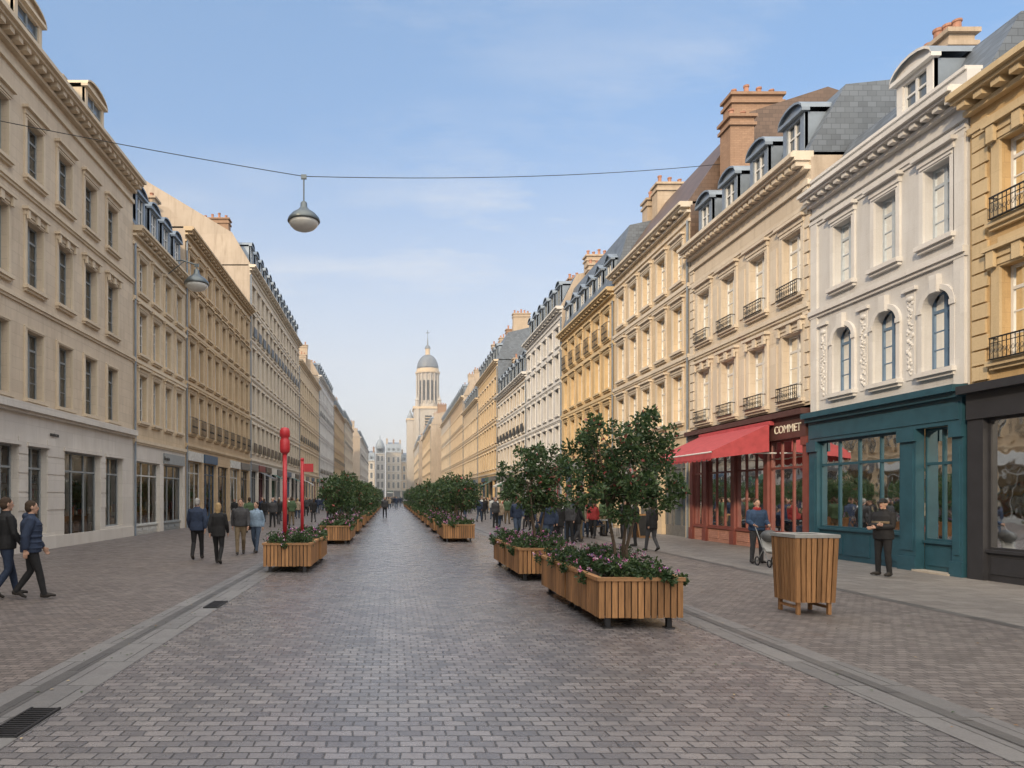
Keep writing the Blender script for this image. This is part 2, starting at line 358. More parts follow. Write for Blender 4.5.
def cornice(b,mat,L_,z,scale=1.0,step=.55,far=False,u0=0):
    s=scale; e=-.004
    b.box('cornice',mat,u0-e,L_+e,-.02,.08*s,z-.75*s,z-.62*s)
    b.box('cornice',mat,u0-e,L_+e,-.02,.16*s,z-.36*s,z-.26*s)
    b.box('cornice',mat,u0-e,L_+e,-.02,.42*s,z-.13*s,z-.05*s)
    b.box('cornice',mat,u0-e,L_+e,-.1,.52*s,z-.05*s,z+.06*s)
    b.box('cornice',mat,u0-e,L_+e,-.1,.46*s,z+.06*s,z+.11*s)
    st=step*(1.6 if far else 1)
    n=max(2,int((L_-u0)/st))
    for k in range(n):
        c=u0+(L_-u0)*(k+.5)/n; b.box('cornice',mat,c-.1*s,c+.1*s,-.02,.36*s,z-.26*s,z-.13*s)
def band(b,mat,L_,z,h=.16,p=.12):
    b.box('string_course',mat,.004,L_-.004,-.02,p,z,z+h); b.box('string_course',mat,.004,L_-.004,-.02,p*.55,z-.09,z)
def roof(b,mat,gm,L_,prof):
    e=.01
    for i in range(len(prof)-1):
        a,c=prof[i],prof[i+1]; mt=a[2] if len(a)>2 else mat
        b.poly('roof',mt,[(e,a[0],a[1]),(L_-e,a[0],a[1]),(L_-e,c[0],c[1]),(e,c[0],c[1])])
    for u in (e,L_-e): b.poly('gables',gm,[(u,p[0],p[1]) for p in prof])
def dormer(b,uc,z0,wd=1.25,h=1.75,w=-.35,depth=2.2,mat='zinc',fr='fr_white',style='arch',trim=None):
    u0=uc-wd/2;u1=uc+wd/2; trim=trim or mat
    b.poly('dormers',mat,[(u0,w,z0),(u0,w-depth,z0),(u0,w-depth,z0+h),(u0,w,z0+h)]); b.poly('dormers',mat,[(u1,w,z0),(u1,w-depth,z0),(u1,w-depth,z0+h),(u1,w,z0+h)])
    o=(u0+.2,u1-.2,z0+.15,z0+h-.1)
    b.box('dormers',trim,u0,o[0],w-.1,w+.03,z0,z0+h); b.box('dormers',trim,o[1],u1,w-.1,w+.03,z0,z0+h)
    b.box('dormers',trim,o[0],o[1],w-.1,w+.03,o[3],z0+h); b.box('dormers',trim,o[0],o[1],w-.1,w+.06,z0,o[2])
    b.poly('windows','fglass',[(o[0],w-.08,o[2]),(o[1],w-.08,o[2]),(o[1],w-.08,o[3]),(o[0],w-.08,o[3])])
    b.box('windows',fr,uc-.035,uc+.035,w-.078,w-.03,o[2],o[3]); 
    for (a0,a1) in ((o[0],uc-.035),(uc+.035,o[1])): b.box('windows',fr,a0,a1,w-.078,w-.04,o[2]+(o[3]-o[2])*.6,o[2]+(o[3]-o[2])*.6+.05)
    b.box('windows',fr,o[0],o[0]+.05,w-.078,w-.025,o[2],o[3]); b.box('windows',fr,o[1]-.05,o[1],w-.078,w-.025,o[2],o[3])
    b.box('dormers',trim,u0-.1,u1+.1,w-.1,w+.16,z0+h,z0+h+.1)
    n=8; hh=.38 if style!='tri' else .45; zt=z0+h+.1
    if style=='tri': arc=[(u0-.1,zt),(uc,zt+hh),(u1+.1,zt)]
    else: arc=[(uc-(wd/2+.1)*math.cos(math.pi*i/n),zt+hh*math.sin(math.pi*i/n)) for i in range(n+1)]
    b.poly('dormers',trim,[(a,w+.03,z) for a,z in arc])
    for i in range(len(arc)-1):
        a,c=arc[i],arc[i+1]; b.poly('dormers',mat,[(a[0],w+.16,a[1]),(c[0],w+.16,c[1]),(c[0],w-depth,c[1]),(a[0],w-depth,a[1])])
        b.poly('dormers',trim,[(a[0],w+.16,a[1]),(c[0],w+.16,c[1]),(c[0],w+.16,c[1]-.07),(a[0],w+.16,a[1]-.07)])
def chimney(b,u,w,z0,z1,du=.9,dw=1.6,mat='chst',pots=4,along='w'):
    b.box('chimney',mat,u-du/2,u+du/2,w-dw/2,w+dw/2,z0,z1)
    b.box('chimney',mat,u-du/2-.08,u+du/2+.08,w-dw/2-.08,w+dw/2+.08,z1-.35,z1-.22)
    b.box('chimney',mat,u-du/2-.1,u+du/2+.1,w-dw/2-.1,w+dw/2+.1,z1,z1+.12)
    for k in range(pots):
        if dw>=du: p=b.P(u,w-dw/2+dw*(k+.5)/pots,z1+.12)
        else: p=b.P(u-du/2+du*(k+.5)/pots,w,z1+.12)
        h=.34+.10*((k*7)%3); lathe(b.acc('chimney'),'terracotta',p,[(.11,0),(.10,h*.8),(.125,h*.85),(.125,h),(.08,h)],10)
def interior(b,u0,u1,zt,depth=2.2,goods=True,z0=.05,lamps=0):
    w0=-.14
    b.poly('interior','shopf',[(u0,w0,z0),(u1,w0,z0),(u1,-depth,z0),(u0,-depth,z0)])
    b.poly('interior','shopw',[(u0,w0,zt),(u1,w0,zt),(u1,-depth,zt),(u0,-depth,zt)])
    b.poly('interior','shopw',[(u0,-depth,z0),(u1,-depth,z0),(u1,-depth,zt),(u0,-depth,zt)])
    for u in (u0,u1): b.poly('interior','shopw',[(u,w0,z0),(u,-depth,z0),(u,-depth,zt),(u,w0,zt)])
    for k in range(lamps):
        uu=u0+(u1-u0)*(k+.5)/lamps; ww=-1.1-.3*(k%2); p=b.P(uu,ww,2.75); tube(b.acc('pendant_lamps'),'iron',[b.P(uu,ww,zt),b.P(uu,ww,2.85)],.01,5); ell(b.acc('pendant_lamps'),'bulb',p,(.09,.09,.09),10)
    if goods:
        for zz in (.75,1.25,1.75,2.3):
            b.box('shelves','shopf',u0+.1,u1-.1,-depth+.05,-depth+.45,zz,zz+.04)
            u=u0+.15
            while u<u1-.4:
                s=random.uniform(.1,.32); h=random.uniform(.12,.38)
                if random.random()<.85: b.box('goods','good%d'%random.randrange(8),u,u+s,-depth+.1,-depth+.38,zz+.04,zz+.04+h)
                u+=s+random.uniform(.03,.12)
        u=u0+.3
        while u<u1-.5:
            s=random.uniform(.3,.6); b.box('goods','shopf',u,u+s,-.75,-.35,z0,.85+random.uniform(-.1,.25))
            for _ in range(3):
                x=u+random.uniform(0,s-.12); hh=random.uniform(.15,.5); ww=random.uniform(-.7,-.5)
                b.box('goods','good%d'%random.randrange(8),x,x+.12,ww,ww+.12,1.12,1.12+hh)
            u+=s+random.uniform(.2,.6)
def shopbay(b,u0,u1,z0,z1,fm,riser=None,muls=2,transom=None,w=0,gl='sglass',t=.06):
    if riser: 
        b.box('shopfront',riser[1],u0,u1,w-.12,w-.01,.0,riser[0])
        n=max(1,int((u1-u0)/.9))
        for k in range(n):
            a0=u0+(u1-u0)*k/n+.1; a1=u0+(u1-u0)*(k+1)/n-.1
            b.box('shopfront',riser[1],a0,a1,w-.01,w+.015,.16,riser[0]-.1)
        z0=riser[0]
        b.box('shopfront',fm,u0,u1,w-.12,w+.06,z0,z0+.06); z0+=.06
    b.box('shopfront',fm,u0,u0+t,w-.1,w-.02,z0,z1); b.box('shopfront',fm,u1-t,u1,w-.1,w-.02,z0,z1)
    b.box('shopfront',fm,u0+t,u1-t,w-.1,w-.02,z1-t,z1); b.box('shopfront',fm,u0+t,u1-t,w-.1,w-.02,z0,z0+t)
    for k in range(1,muls):
        x=u0+(u1-u0)*k/muls; b.box('shopfront',fm,x-.03,x+.03,w-.1,w-.02,z0+t,z1-t)
    if transom:
        b.box('shopfront',fm,u0+t,u1-t,w-.095,w-.015,transom,transom+.07)
    b.poly('shop_glass',gl,[(u0+t,w-.06,z0+t),(u1-t,w-.06,z0+t),(u1-t,w-.06,z1-t),(u0+t,w-.06,z1-t)])
def text(par,s,loc,size,mat,side='R',ext=.01):
    cu=bpy.data.curves.new('sign_text','FONT'); cu.body=s; cu.size=size; cu.extrude=ext; cu.align_x='CENTER'
    cu.materials.append(M[mat]); o=bpy.data.objects.new('sign_lettering',cu); COL.objects.link(o)
    if side=='R': R=Matrix(((0,0,-1),(-1,0,0),(0,1,0))).to_4x4()
    else: R=Matrix(((0,0,1),(1,0,0),(0,1,0))).to_4x4()
    o.parent=par; o.matrix_local=Matrix.Translation(Vector(loc)-Vector(par.location))@R
def shell(b,L_,H,depth,sm,z0=0):
    e=.006
    for u in (e,L_-e): b.poly('side_walls',sm,[(u,-.001,z0),(u,-depth,z0),(u,-depth,H),(u,-.001,H)])
    b.poly('side_walls',sm,[(e,-depth,z0),(L_-e,-depth,z0),(L_-e,-depth,H),(e,-depth,H)])
def generic(name,side,X,y0,y1,H,gh,rows,st,roofm='slate',mans=(1.3,2.8),sp=2.2,gm='gable',dorm=True,bands=None,chims=2,depth=12,ridge=None,ww=1.05,cs=1.0,chz=2.0,front=None,corn_step=.6,gwall=None,gcols=None,real=False,dstyle='arch'):
    if front: b=Bld(name,(X,y0,0),(1,0,0),(0,-1,0)); Ln=y1
    else:
        b=Bld(name,(X,y0,0),(0,1,0),(-1,0,0) if side=='R' else (1,0,0)); Ln=y1-y0
    n=max(1,round((Ln-.6)/sp)); cols=[.3+(Ln-.6)*(k+.5)/n for k in range(n)]
    far=st.get('far',False); ops=[]
    for zi,(z0,z1) in enumerate(rows):
        for c in cols:
            o=(c-ww/2,c+ww/2,z0,z1); ops.append(o)
            s2=dict(st)
            if st.get('balcrows') and zi in st['balcrows']: s2['balc']=.9
            window(b,*o,s2)
            if far and st.get('balcrows') and zi in st['balcrows']: b.box('balconies','iron',o[0]-.1,o[1]+.1,.2,.24,z0,z0+.8)
    nb=max(1,round((Ln-.4)/3.4)); gops=[]
    fz=gh-1.0; gw=gwall or st['wall']
    for k in range(nb):
        a0=.2+(Ln-.4)*k/nb+.28; a1=.2+(Ln-.4)*(k+1)/nb-.28
        gops.append((a0,a1,0,fz)); reveal(b,gw,a0,a1,0,fz,.3,0,False)
        fm=random.choice(gcols or ['shop_dark','fas0','fas1','fas2','fr_grey','fas4','fas3','fas1'])
        if real: shopbay(b,a0,a1,.1,fz,fm,(.4,fm),3,fz-.7,-.15)
        else:
            b.box('shopfront',fm,a0,a1,-.3,-.2,0,.5); b.poly('shop_glass','fglass',[(a0,-.25,.5),(a1,-.25,.5),(a1,-.25,fz),(a0,-.25,fz)])
            for q in range(4):
                x=a0+(a1-a0)*q/3; b.box('shopfront',fm,max(a0,x-.04),min(a1,x+.04),-.248,-.18,.5,fz)
            b.box('shopfront',fm,a0,a1,-.245,-.19,fz-.6,fz-.53)
        if random.random()<.75: b.box('shop_sign',fm,a0-.1,a1+.1,.003,.1,fz+.05,fz+.6)
        if not real and random.random()<.22:
            am=random.choice(['awn','fas3','fas2','fas1'])
            b.poly('awning',am,[(a0,.05,fz),(a1,.05,fz),(a1,1.2,fz-.55),(a0,1.2,fz-.55)]); b.poly('awning',am,[(a0,1.2,fz-.55),(a1,1.2,fz-.55),(a1,1.2,fz-.75),(a0,1.2,fz-.75)])
    if real: interior(b,.25,Ln-.25,fz+.05,2.6)
    wall(b,gw,.006,Ln-.006,0,gh,gops); wall(b,st['wall'],.006,Ln-.006,gh,H,ops)
    shell(b,Ln,H,depth,gm)
    cornice(b,st['trim'],Ln,H,cs,corn_step,far)
    for z in (bands if bands is not None else [gh-.12]+[r[0]-.5 for r in rows[1:]]): band(b,st['trim'],Ln,z)
    dz=mans[1]; dw=mans[0]
    if ridge: prof=[(.1,H+.1,roofm),(-dw,H+dz,'zinc'),(ridge[0],ridge[1],'zinc'),(-depth,H+.1)]
    else: prof=[(.1,H+.1,roofm),(-dw,H+dz,'zinc'),(-depth*.5,H+dz+1.1,'zinc'),(-depth+dw,H+dz,roofm),(-depth,H+.1)]
    roof(b,roofm,gm,Ln,prof)
    if dorm and dz>1.8:
        for c in cols:
            dormer(b,c,H+.3,1.2,1.6,-.12,dw+.6,'zinc',st['frame'],dstyle)
    for k in range(chims):
        u=.55 if k==0 else Ln-.55 if k==1 else Ln*(k-1)/(chims-1)
        chimney(b,u,-3.0,H+.5,H+dz+chz+random.uniform(-.4,.5),.8,random.uniform(1.5,2.5),random.choice(['chst','brickch','chst']),random.choice([3,4,5]))
    tube(b.acc('downpipe'),'zinc',[b.P(.12,.08,0),b.P(.12,.08,H-.7)],.05,6)
    return b

# ================================================================== LEFT SIDE
XL=-12; XR=13
st=dict(wall='lime',trim='lime_trim',frame='fr_grey',bars=2,sw=.13,lintel=0)
b=Bld('limestone_townhouse',(XL,9,0),(0,1,0),(1,0,0)); Ln=22.6; H=16.3; GH=4.75
ops=[]; ys=[30.6-1.35-2.12*k for k in range(9)]; cols=[y-9 for y in ys if y>10]
for zi,(z0,z1) in enumerate([(5.05,7.3),(8.75,10.9),(12.35,14.2)]):
    for c in cols:
        o=(c-.52,c+.52,z0,z1); ops.append(o); s2=dict(st); s2['lintel']=0 if zi==0 else (1 if zi==2 else 2); window(b,*o,s2)
gop=[(25-9,28.1-9,.02,3.5),(28.6-9,30.4-9,.55,3.5),(22.5-9,23.75-9,.55,3.5),(20.7-9,21.9-9,.02,3.5),(18.2-9,19.9-9,.55,3.5),(14.5-9,17-9,.55,3.5),(10.5-9,13-9,.55,3.5)]
wall(b,'white_st',.006,Ln-.006,0,GH,gop); wall(b,'lime',.006,Ln-.006,GH,H,ops)
for i,(a,c,d,e) in enumerate(gop):
    reveal(b,'white_st',a,c,d,e,.35,0,True)
    shopbay(b,a,c,d,e,'fr_grey',None,3 if c-a>2.5 else 2,2.75,-.2)
    b.box('trim','white_st',a-.1,c+.1,.003,.09,e,e+.12)
interior(b,.3,Ln-.3,3.6,2.6)
for (a_,c_) in ((16.1,16.6),(17.0,17.5),(18.4,18.9),(19.7,20.3),(20.7,21.3),(13.6,14.6)): b.poly('curtains','fas3',[(a_,-.45,.6),(c_,-.5,.6),(c_,-.5,3.4),(a_,-.45,3.4)])
band(b,'white_st',Ln,GH-.12,.24,.26); band(b,'lime_trim',Ln,8.15,.14,.12); band(b,'lime_trim',Ln,11.75,.14,.12)
cornice(b,'lime_trim',Ln,H,1.25,.48); shell(b,Ln,H,14,'gable')
b.box('walls','white_st',0.1,Ln-.02,0,.07,0,.45)
for k in range(1,5):
    zz=.75+k*.62
    for (a,c) in ((28.1-9,28.6-9),(23.75-9,25-9),(21.9-9,22.5-9)): b.box('trim','white_st',a+.02,c-.02,0,.025,zz,zz+.56)
roof(b,'slate','gable',Ln,[(.1,H+.1,'slate'),(-1.6,H+2.3,'zinc'),(-7,H+3.2,'zinc'),(-14,H+.1)])
for y in (22.4,27.4,17.2,12.5): dormer(b,y-9,H+.12,1.7,1.35,.05,2.6,'lime_trim','fr_grey','arch','lime_trim')
chimney(b,Ln-.7,-4,H,H+4.2,.9,2.6); e=b.done()
text(e,'maison',(XL+.04,24.2,3.95),.22,'letterd','L')
st2=dict(wall='cream',trim='cream_trim',frame='fr_white',bars=2,sw=.13,lintel=1)
b=generic('cream_mansard_townhouse','L',XL,31.6,39.6,14.3,4.5,[(5.4,7.6),(8.6,10.6),(11.5,13.1)],st2,'slate',(1.3,2.8),1.95,ww=.98,chims=2,chz=1.3,gwall='white_st',gcols=['fas3','fr_grey'],real=True); e=b.done()
text(e,'librairie',(XL+.14,36,3.72),.3,'letterd','L')
st3=dict(wall='tan',trim='tan_trim',frame='fr_white',bars=2,sw=.14,lintel=1,balcrows=[0])
generic('tan_townhouse','L',XL,39.6,57.6,17.4,4.9,[(5.6,7.9),(8.9,11.0),(12,13.8),(14.6,16.1)],st3,'slate',(1.0,1.2),2.0,ww=1.05,dorm=False,chims=1,chz=.8,real=True,gcols=['fr_grey','fas1','fas3','fas0']).done()
st4=dict(wall='lime2',trim='lime2_trim',frame='fr_white',far=True,balcrows=[0,3])
generic('tall_gabled_townhouse','L',XL,57.6,88,21.3,5,[(5.6,8),(9,11.3),(12.3,14.5),(15.5,17.4),(18.3,19.8)],st4,'slate',(1.5,2.8),2.2,chims=3,depth=17,ridge=(-9,28.6),chz=1.5,gwall='white_st').done()
st5=dict(wall='cream',trim='cream_trim',frame='fr_white',far=True,balcrows=[1])
generic('cream_townhouse','L',XL,88,112,19.4,5,[(5.6,8),(9,11.2),(12.2,14.2),(15.2,17)],st5,'slate',(2.0,3.2),2.4,chims=3,dorm=False).done()
generic('limestone_apartment_house','L',XL,112,140,21.6,5,[(5.6,8),(9,11.2),(12.2,14.2),(15.2,17.2),(18.1,19.8)],dict(st4,wall='white',trim='white_trim'),'slate',(1.3,2.6),2.8,chims=3).done()
generic('cream_townhouse','L',XL,140,172,20.4,5,[(5.6,8),(9,11.2),(12.2,14.2),(15.2,17.2)],dict(st5,wall='tan',trim='tan_trim'),'slate_p',(1.3,2.8),2.3,chims=3).done()
generic('limestone_apartment_house','L',XL,172,208,21.4,5,[(5.6,8),(9,11.2),(12.2,14.2),(15.2,17.2),(18.1,19.8)],dict(st4,wall='pale_st'),'slate_p',(1.3,2.6),2.4,chims=4).done()
generic('grey_stone_apartment_house','L',-10.4,222,300,21,5,[(5.6,8),(9,11.2),(12.2,14.2),(15.2,17.2),(18,19.5)],dict(st4,wall='pale_st',trim='white_trim'),'slate_p',(1.3,2.8),2.8,chims=4).done()
generic('cream_townhouse','L',XL,-18,8.6,16,4.8,[(5.4,7.6),(8.8,10.9),(12.2,14)],dict(st5,far=True),'slate',(1.3,2.8),2.4,chims=2).done()
generic('limestone_apartment_house','L',XL,-60,-18.4,16,4.8,[(5.4,7.6),(8.8,10.9),(12.2,14)],dict(st4,balcrows=[0]),'slate',(1.3,2.8),2.8,chims=2).done()
generic('pale_townhouse','R',XR,-40,4.6,13,4.6,[(5.2,7.3),(8.4,10.4)],dict(st4,wall='white',trim='white_trim',balcrows=[0]),'slate',(1.3,2.8),2.6,chims=2).done()
# ================================================================== RIGHT SIDE
b=Bld('ochre_townhouse',(XR,5,0),(0,1,0),(-1,0,0)); Ln=10.35; H=10.75; GH=4.3
st=dict(wall='ochre',trim='ochre_trim',frame='fr_white',bars=2,sw=.2,lintel=2,balc=.45)
ops=[]
for c in (14.05-5,11.8-5,9.5-5,7.1-5):
    for (z0,z1) in ((4.75,6.75),(7.75,9.45)):
        o=(c-.5,c+.5,z0,z1); ops.append(o); window(b,*o,st)
    b.box('trim','ochre_trim',c-.55,c+.55,.003,.05,7.12,7.38)
wall(b,'ochre',.006,Ln-.006,GH,H,ops); shell(b,Ln,H,12,'gable')
for u in (.1,Ln-.5):
    k=0;z=GH+.1
    while z<H-.8: b.box('trim','ochre_trim',u+(.06 if k%2 else 0),u+.4,0,.05,z,z+.3); z+=.34;k+=1
cornice(b,'ochre_trim',Ln,H,1.1,.42)
roof(b,'slate','gable',Ln,[(.1,H+.1,'zinc'),(-1.8,H+1.5,'zinc'),(-6,H+2.2,'zinc'),(-12,H+.1)])
chimney(b,8.6,-2.6,H+.3,H+2.0,1.3,.7,'chst',4); 
for u in (9.3,):
    tube(b.acc('antenna'),'galv',[b.P(u,-1.3,H),b.P(u,-1.3,H+3.0)],.015,5)
    for k in range(4): tube(b.acc('antenna'),'galv',[b.P(u-.3,-1.3-.12*k,H+2.7),b.P(u+.3,-1.3-.12*k,H+2.7)],.008,4)
b.box('shop_sign','shop_dark',.05,Ln-.05,-.12,.14,3.55,4.12); b.box('shop_sign','shop_dark',.02,Ln-.01,-.12,.34,4.12,4.3)
for (a,c) in ((Ln-.45,Ln-.04),(4.6,4.9),(.05,.5)): b.box('shopfront','shop_dark',a,c,-.12,.1,0,3.55)
shopbay(b,4.9,Ln-.45,.3,3.55,'shop_dark',(.62,'shop_dark'),2,None,0); shopbay(b,.5,4.6,.3,3.55,'shop_dark',(.62,'shop_dark'),2,None,0)
interior(b,.2,Ln-.2,3.6,2.6,lamps=5); e=b.done(); text(e,'la boutique',(XR-.16,13.0,3.72),.3,'letter')
# R1 white
b=Bld('white_townhouse',(XR,15.4,0),(0,1,0),(-1,0,0)); Ln=5.75; H=11.05; GH=4.4
cols=[16.25-15.4,17.95-15.4,19.65-15.4]; st=dict(wall='white',trim='white_trim',frame='fr_blue',bars=2,sw=.13,lintel=0)
ops=[]
for c in cols:
    o=(c-.42,c+.42,4.85,6.75); ops.append(o); window(b,*o,dict(st,arch=.4))
    o=(c-.4,c+.4,7.95,9.75); ops.append(o); window(b,*o,dict(st,frame='fr_teal',lintel=1))
RR=random.Random(3)
for c in [(cols[0]+cols[1])/2,(cols[1]+cols[2])/2,cols[2]+.9]:
    a=b.acc('relief')
    b.box('relief','white_trim',c-.14,c+.14,.0,.02,4.75,6.95)
    for k in range(46):
        z=4.9+k*.042; q=.05+.06*abs(math.sin(k*.33)); ell(a,'white_trim',b.P(c+RR.uniform(-q,q),.02,z),(RR.uniform(.02,.045),RR.uniform(.03,.06),RR.uniform(.03,.06)),6)
    ell(a,'white_trim',b.P(c,.03,6.78),(.045,.12,.07),8)
    b.box('relief','white_trim',c-.22,c+.22,.0,.09,6.97,7.06)
wall(b,'white',.006,Ln-.006,GH,H,ops); shell(b,Ln,H,12,'white')
band(b,'white_trim',Ln,7.38,.14,.13); band(b,'white_trim',Ln,9.98+.2,.1,.08); cornice(b,'white_trim',Ln,H,.9,.35)
b.box('parapet','white',.01,Ln-.01,-.3,.02,H+.12,H+.45); b.box('parapet','white_trim',.01,Ln-.01,-.34,.07,H+.45,H+.53)
for u in (.04,Ln-.34): b.box('trim','white_trim',u,u+.3,0,.06,GH,H-.8)
roof(b,'slate','slate',Ln,[(-.3,H+.2,'slate'),(-1.2,H+1.75,'zinc'),(-6,H+2.2,'zinc'),(-12,H+.1)])
dormer(b,1.95,H+.4,1.2,1.15,-.3,1.6,'zinc','fr_white','arch','white_trim')
chimney(b,3.7,-2.4,H+.3,H+3.3,1.3,.7,'chst',4)
tc='shop_teal'
b.box('shop_sign',tc,.03,Ln-.03,-.12,.12,3.5,4.1); b.box('shop_sign',tc,.0+.02,Ln-.02,-.12,.24,4.1,4.22); b.box('shop_sign',tc,.01,Ln-.01,-.12,.36,4.22,4.38); b.box('shop_sign',tc,.1,Ln-.1,.12,.145,3.6,4.0)
for (a,c) in ((.03,.33),(Ln-.42,Ln-.03),(1.42,1.95)):
    b.box('shopfront',tc,a,c,-.12,.10,0,3.5); b.box('shopfront',tc,a-.03,c+.03,.1,.15,0,.35); b.box('shopfront',tc,a+.07,c-.07,.1,.125,.5,3.0); b.box('shopfront',tc,a-.03,c+.03,.1,.17,3.2,3.5)
shopbay(b,1.95,Ln-.42,.8,3.5,tc,(.85,tc),4,2.75,0)
shopbay(b,.33,1.42,.1,3.5,tc,(.7,tc),2,2.6,-.12)
b.box('door_step','grey_st',.33,1.42,-.1,.2,0.004,.05)
interior(b,.2,Ln-.2,3.55,2.6,lamps=4); e=b.done()
# R2 cream w café
b=Bld('cafe_townhouse',(XR,21.2,0),(0,1,0),(-1,0,0)); Ln=8.5; H=12.45; GH=4.7
st=dict(wall='lime2',trim='lime2_trim',frame='fr_white',bars=2,sw=.16,lintel=2)
ops=[]
for c in (.95,3.05,5.15,7.2):
    o=(c-.53,c+.53,4.95,7.1); ops.append(o); window(b,*o,dict(st,balc=.42))
    o=(c-.52,c+.52,8.3,10.35); ops.append(o); window(b,*o,dict(st,balc=.4,lintel=1))
wall(b,'lime2',.006,Ln-.006,GH,H,ops); shell(b,Ln,H,12,'gable')
band(b,'lime2_trim',Ln,7.75,.14,.12); band(b,'lime2_trim',Ln,10.85,.12,.1); cornice(b,'lime2_trim',Ln,H,1.2,.36)
for u in (0.02,Ln-.35):
    k=0;z=GH+.1
    while z<H-1: b.box('trim','lime2_trim',u+(0.08 if k%2 and u<1 else 0),u+.33,0,.05,z,z+.34); z+=.39;k+=1
for c in (2.0,4.1,6.2):
    b.box('trim','lime2_trim',c-.18,c+.18,.002,.045,5.2,6.9); b.box('trim','lime2_trim',c-.18,c+.18,.002,.045,8.4,10.2)
roof(b,'slate','slate',Ln,[(.1,H+.1,'slate'),(-1.1,H+2.2,'zinc'),(-6,H+2.7,'zinc'),(-12,H+.1)])
for c in (.95,3.05,5.15,7.2): dormer(b,c,H+.25,1.15,1.3,-.05,1.6,'zinc','fr_white','arch')
chimney(b,Ln-.6,-1.7,H,H+5.3,.9,1.0,'brickch',2)
rd='shop_red'
b.box('shop_sign','shop_maroon',.03,Ln-.03,-.12,.14,3.72,4.42); b.box('shop_sign','shop_maroon',.02,Ln-.02,-.12,.3,4.42,4.6)
for a in (.03,2.3,4.6,6.9,Ln-.33): b.box('shopfront',rd,a,a+.26,-.12,.08,0,3.72); b.box('shopfront',rd,a-.03,a+.29,.08,.12,0,.5); b.box('shopfront',rd,a-.03,a+.29,.08,.13,3.45,3.72)
for (a,c) in ((.29,2.3),(2.56,4.6),(4.86,6.9),(7.16,Ln-.33)): shopbay(b,a,c,.5,3.72,rd,(.55,'pinkbrick'),3,2.75,0)
interior(b,.2,Ln-.2,3.8,2.6,lamps=7); 
e=b.done(); text(e,'COMMET',(XR-.15,22.2,3.92),.36,'letter')
a=Acc(); y0,y1=22.95,28.2; xa,za=XR-.32,4.25; xb,zb=XR-2.25,3.35
def sheet(a,mat,p,q,r,s,t=.012):
    n=(Vector(q)-Vector(p)).cross(Vector(s)-Vector(p)).normalized()*t
    vs=[Vector(x) for x in (p,q,r,s)]; vs+= [v+n for v in vs]; a.add(vs,BF,mat)
ns=14
for k in range(ns):
    ya=y0+(y1-y0)*k/ns; yb=y0+(y1-y0)*(k+1)/ns
    sheet(a,'awn',(xa,ya,za),(xa,yb,za),(xb,yb,zb),(xb,ya,zb))
    sheet(a,'awn',(xb,ya,zb),(xb,yb,zb),(xb,yb,zb-.24),(xb,ya,zb-.24)); 
    a.add([(xb,ya,zb-.24),(xb,yb,zb-.24),(xb,yb-.07,zb-.3),(xb,ya+.07,zb-.3)],[(0,1,2,3)],'awn')
a.add([(xa,y0,za),(xb,y0,zb),(xb,y0,zb-.24),(xa,y0,zb-.0)],[(0,1,2,3)],'awn')
e=empty('red_awning',(XR-1.2,25.5,3.8)); child(e,a.mesh('canopy'),'canopy'); a=Acc()
for yy in (y0+.15,y1-.15): tube(a,'fr_white',[(XR,yy,3.3),(xb+.05,yy,zb-.05)],.025,6)
tube(a,'fr_white',[(xb,y0,zb-.02),(xb,y1,zb-.02)],.03,8); child(e,a.mesh('frame'),'frame')
a=Acc(); abox(a,'awn',XR-.34,XR-.15,y0,y1,za-.02,za+.12); child(e,a.mesh('cassette'),'cassette')
stR=dict(wall='lime2',trim='lime2_trim',frame='fr_white',bars=2,sw=.13,lintel=1)
b=generic('cream_tiled_townhouse','R',XR,29.75,39.9,14.6,4.7,[(5.2,7.3),(8.4,10.4),(11.5,13.2)],dict(stR,wall='cream'),'tile',(2.6,4.0),2.0,gm='tile',dorm=False,chims=2,chz=.8,ww=1.0,cs=1.0); b.done()
b=generic('yellow_stone_townhouse','R',XR,39.9,52.2,14.0,4.6,[(5.2,7.3),(8.3,10.4),(11.3,12.9)],dict(stR,wall='yel',trim='ochre_trim',balcrows=[2]),'slate',(.9,3.7),2.0,gm='slate',chims=2,chz=1.2,ww=1.0,dstyle='tri'); b.done()
stF=dict(wall='white',trim='white_trim',frame='fr_grey',far=True)
generic('white_apartment_house','R',XR,52.2,66,16.3,4.6,[(5.2,7.3),(8.2,10.2),(11.1,12.9),(13.6,15)],stF,'slate',(1.1,2.5),2.1,chims=3,chz=1.6).done()
generic('pale_townhouse','R',XR,66,84,13.8,4.6,[(5.2,7.3),(8.2,10.2),(11.1,12.6)],dict(stF,wall='lime2',trim='white_trim',balcrows=[1]),'slate',(1.3,2.6),2.2,chims=3,chz=2.4).done()
generic('yellow_apartment_house','R',XR,84,103,18.6,4.8,[(5.4,7.6),(8.6,10.8),(11.8,13.8),(14.8,16.6)],dict(stF,wall='yel',trim='cream_trim'),'slate',(1.3,3.4),2.2,gm='slate',chims=4,chz=2).done()
generic('cream_apartment_house','R',XR,103,124,16.6,4.8,[(5.4,7.6),(8.6,10.8),(11.8,13.8)],dict(stF,wall='cream',trim='cream_trim'),'tile',(1.8,3),2.3,chims=3,chz=2).done()
generic('tan_apartment_house','R',XR,124,152,20,4.8,[(5.4,7.6),(8.6,10.8),(11.8,13.8),(15.2,17.2)],dict(stF,wall='tan',trim='cream_trim'),'slate',(1.3,3),2.4,chims=4,chz=2).done()
generic('limestone_apartment_house','R',XR,152,180,20,4.8,[(5.4,7.6),(8.6,10.8),(11.8,13.8),(15.2,17.2)],dict(stF,wall='pale_st',trim='cream_trim'),'slate_p',(1.3,3),2.4,chims=3,chz=2).done()
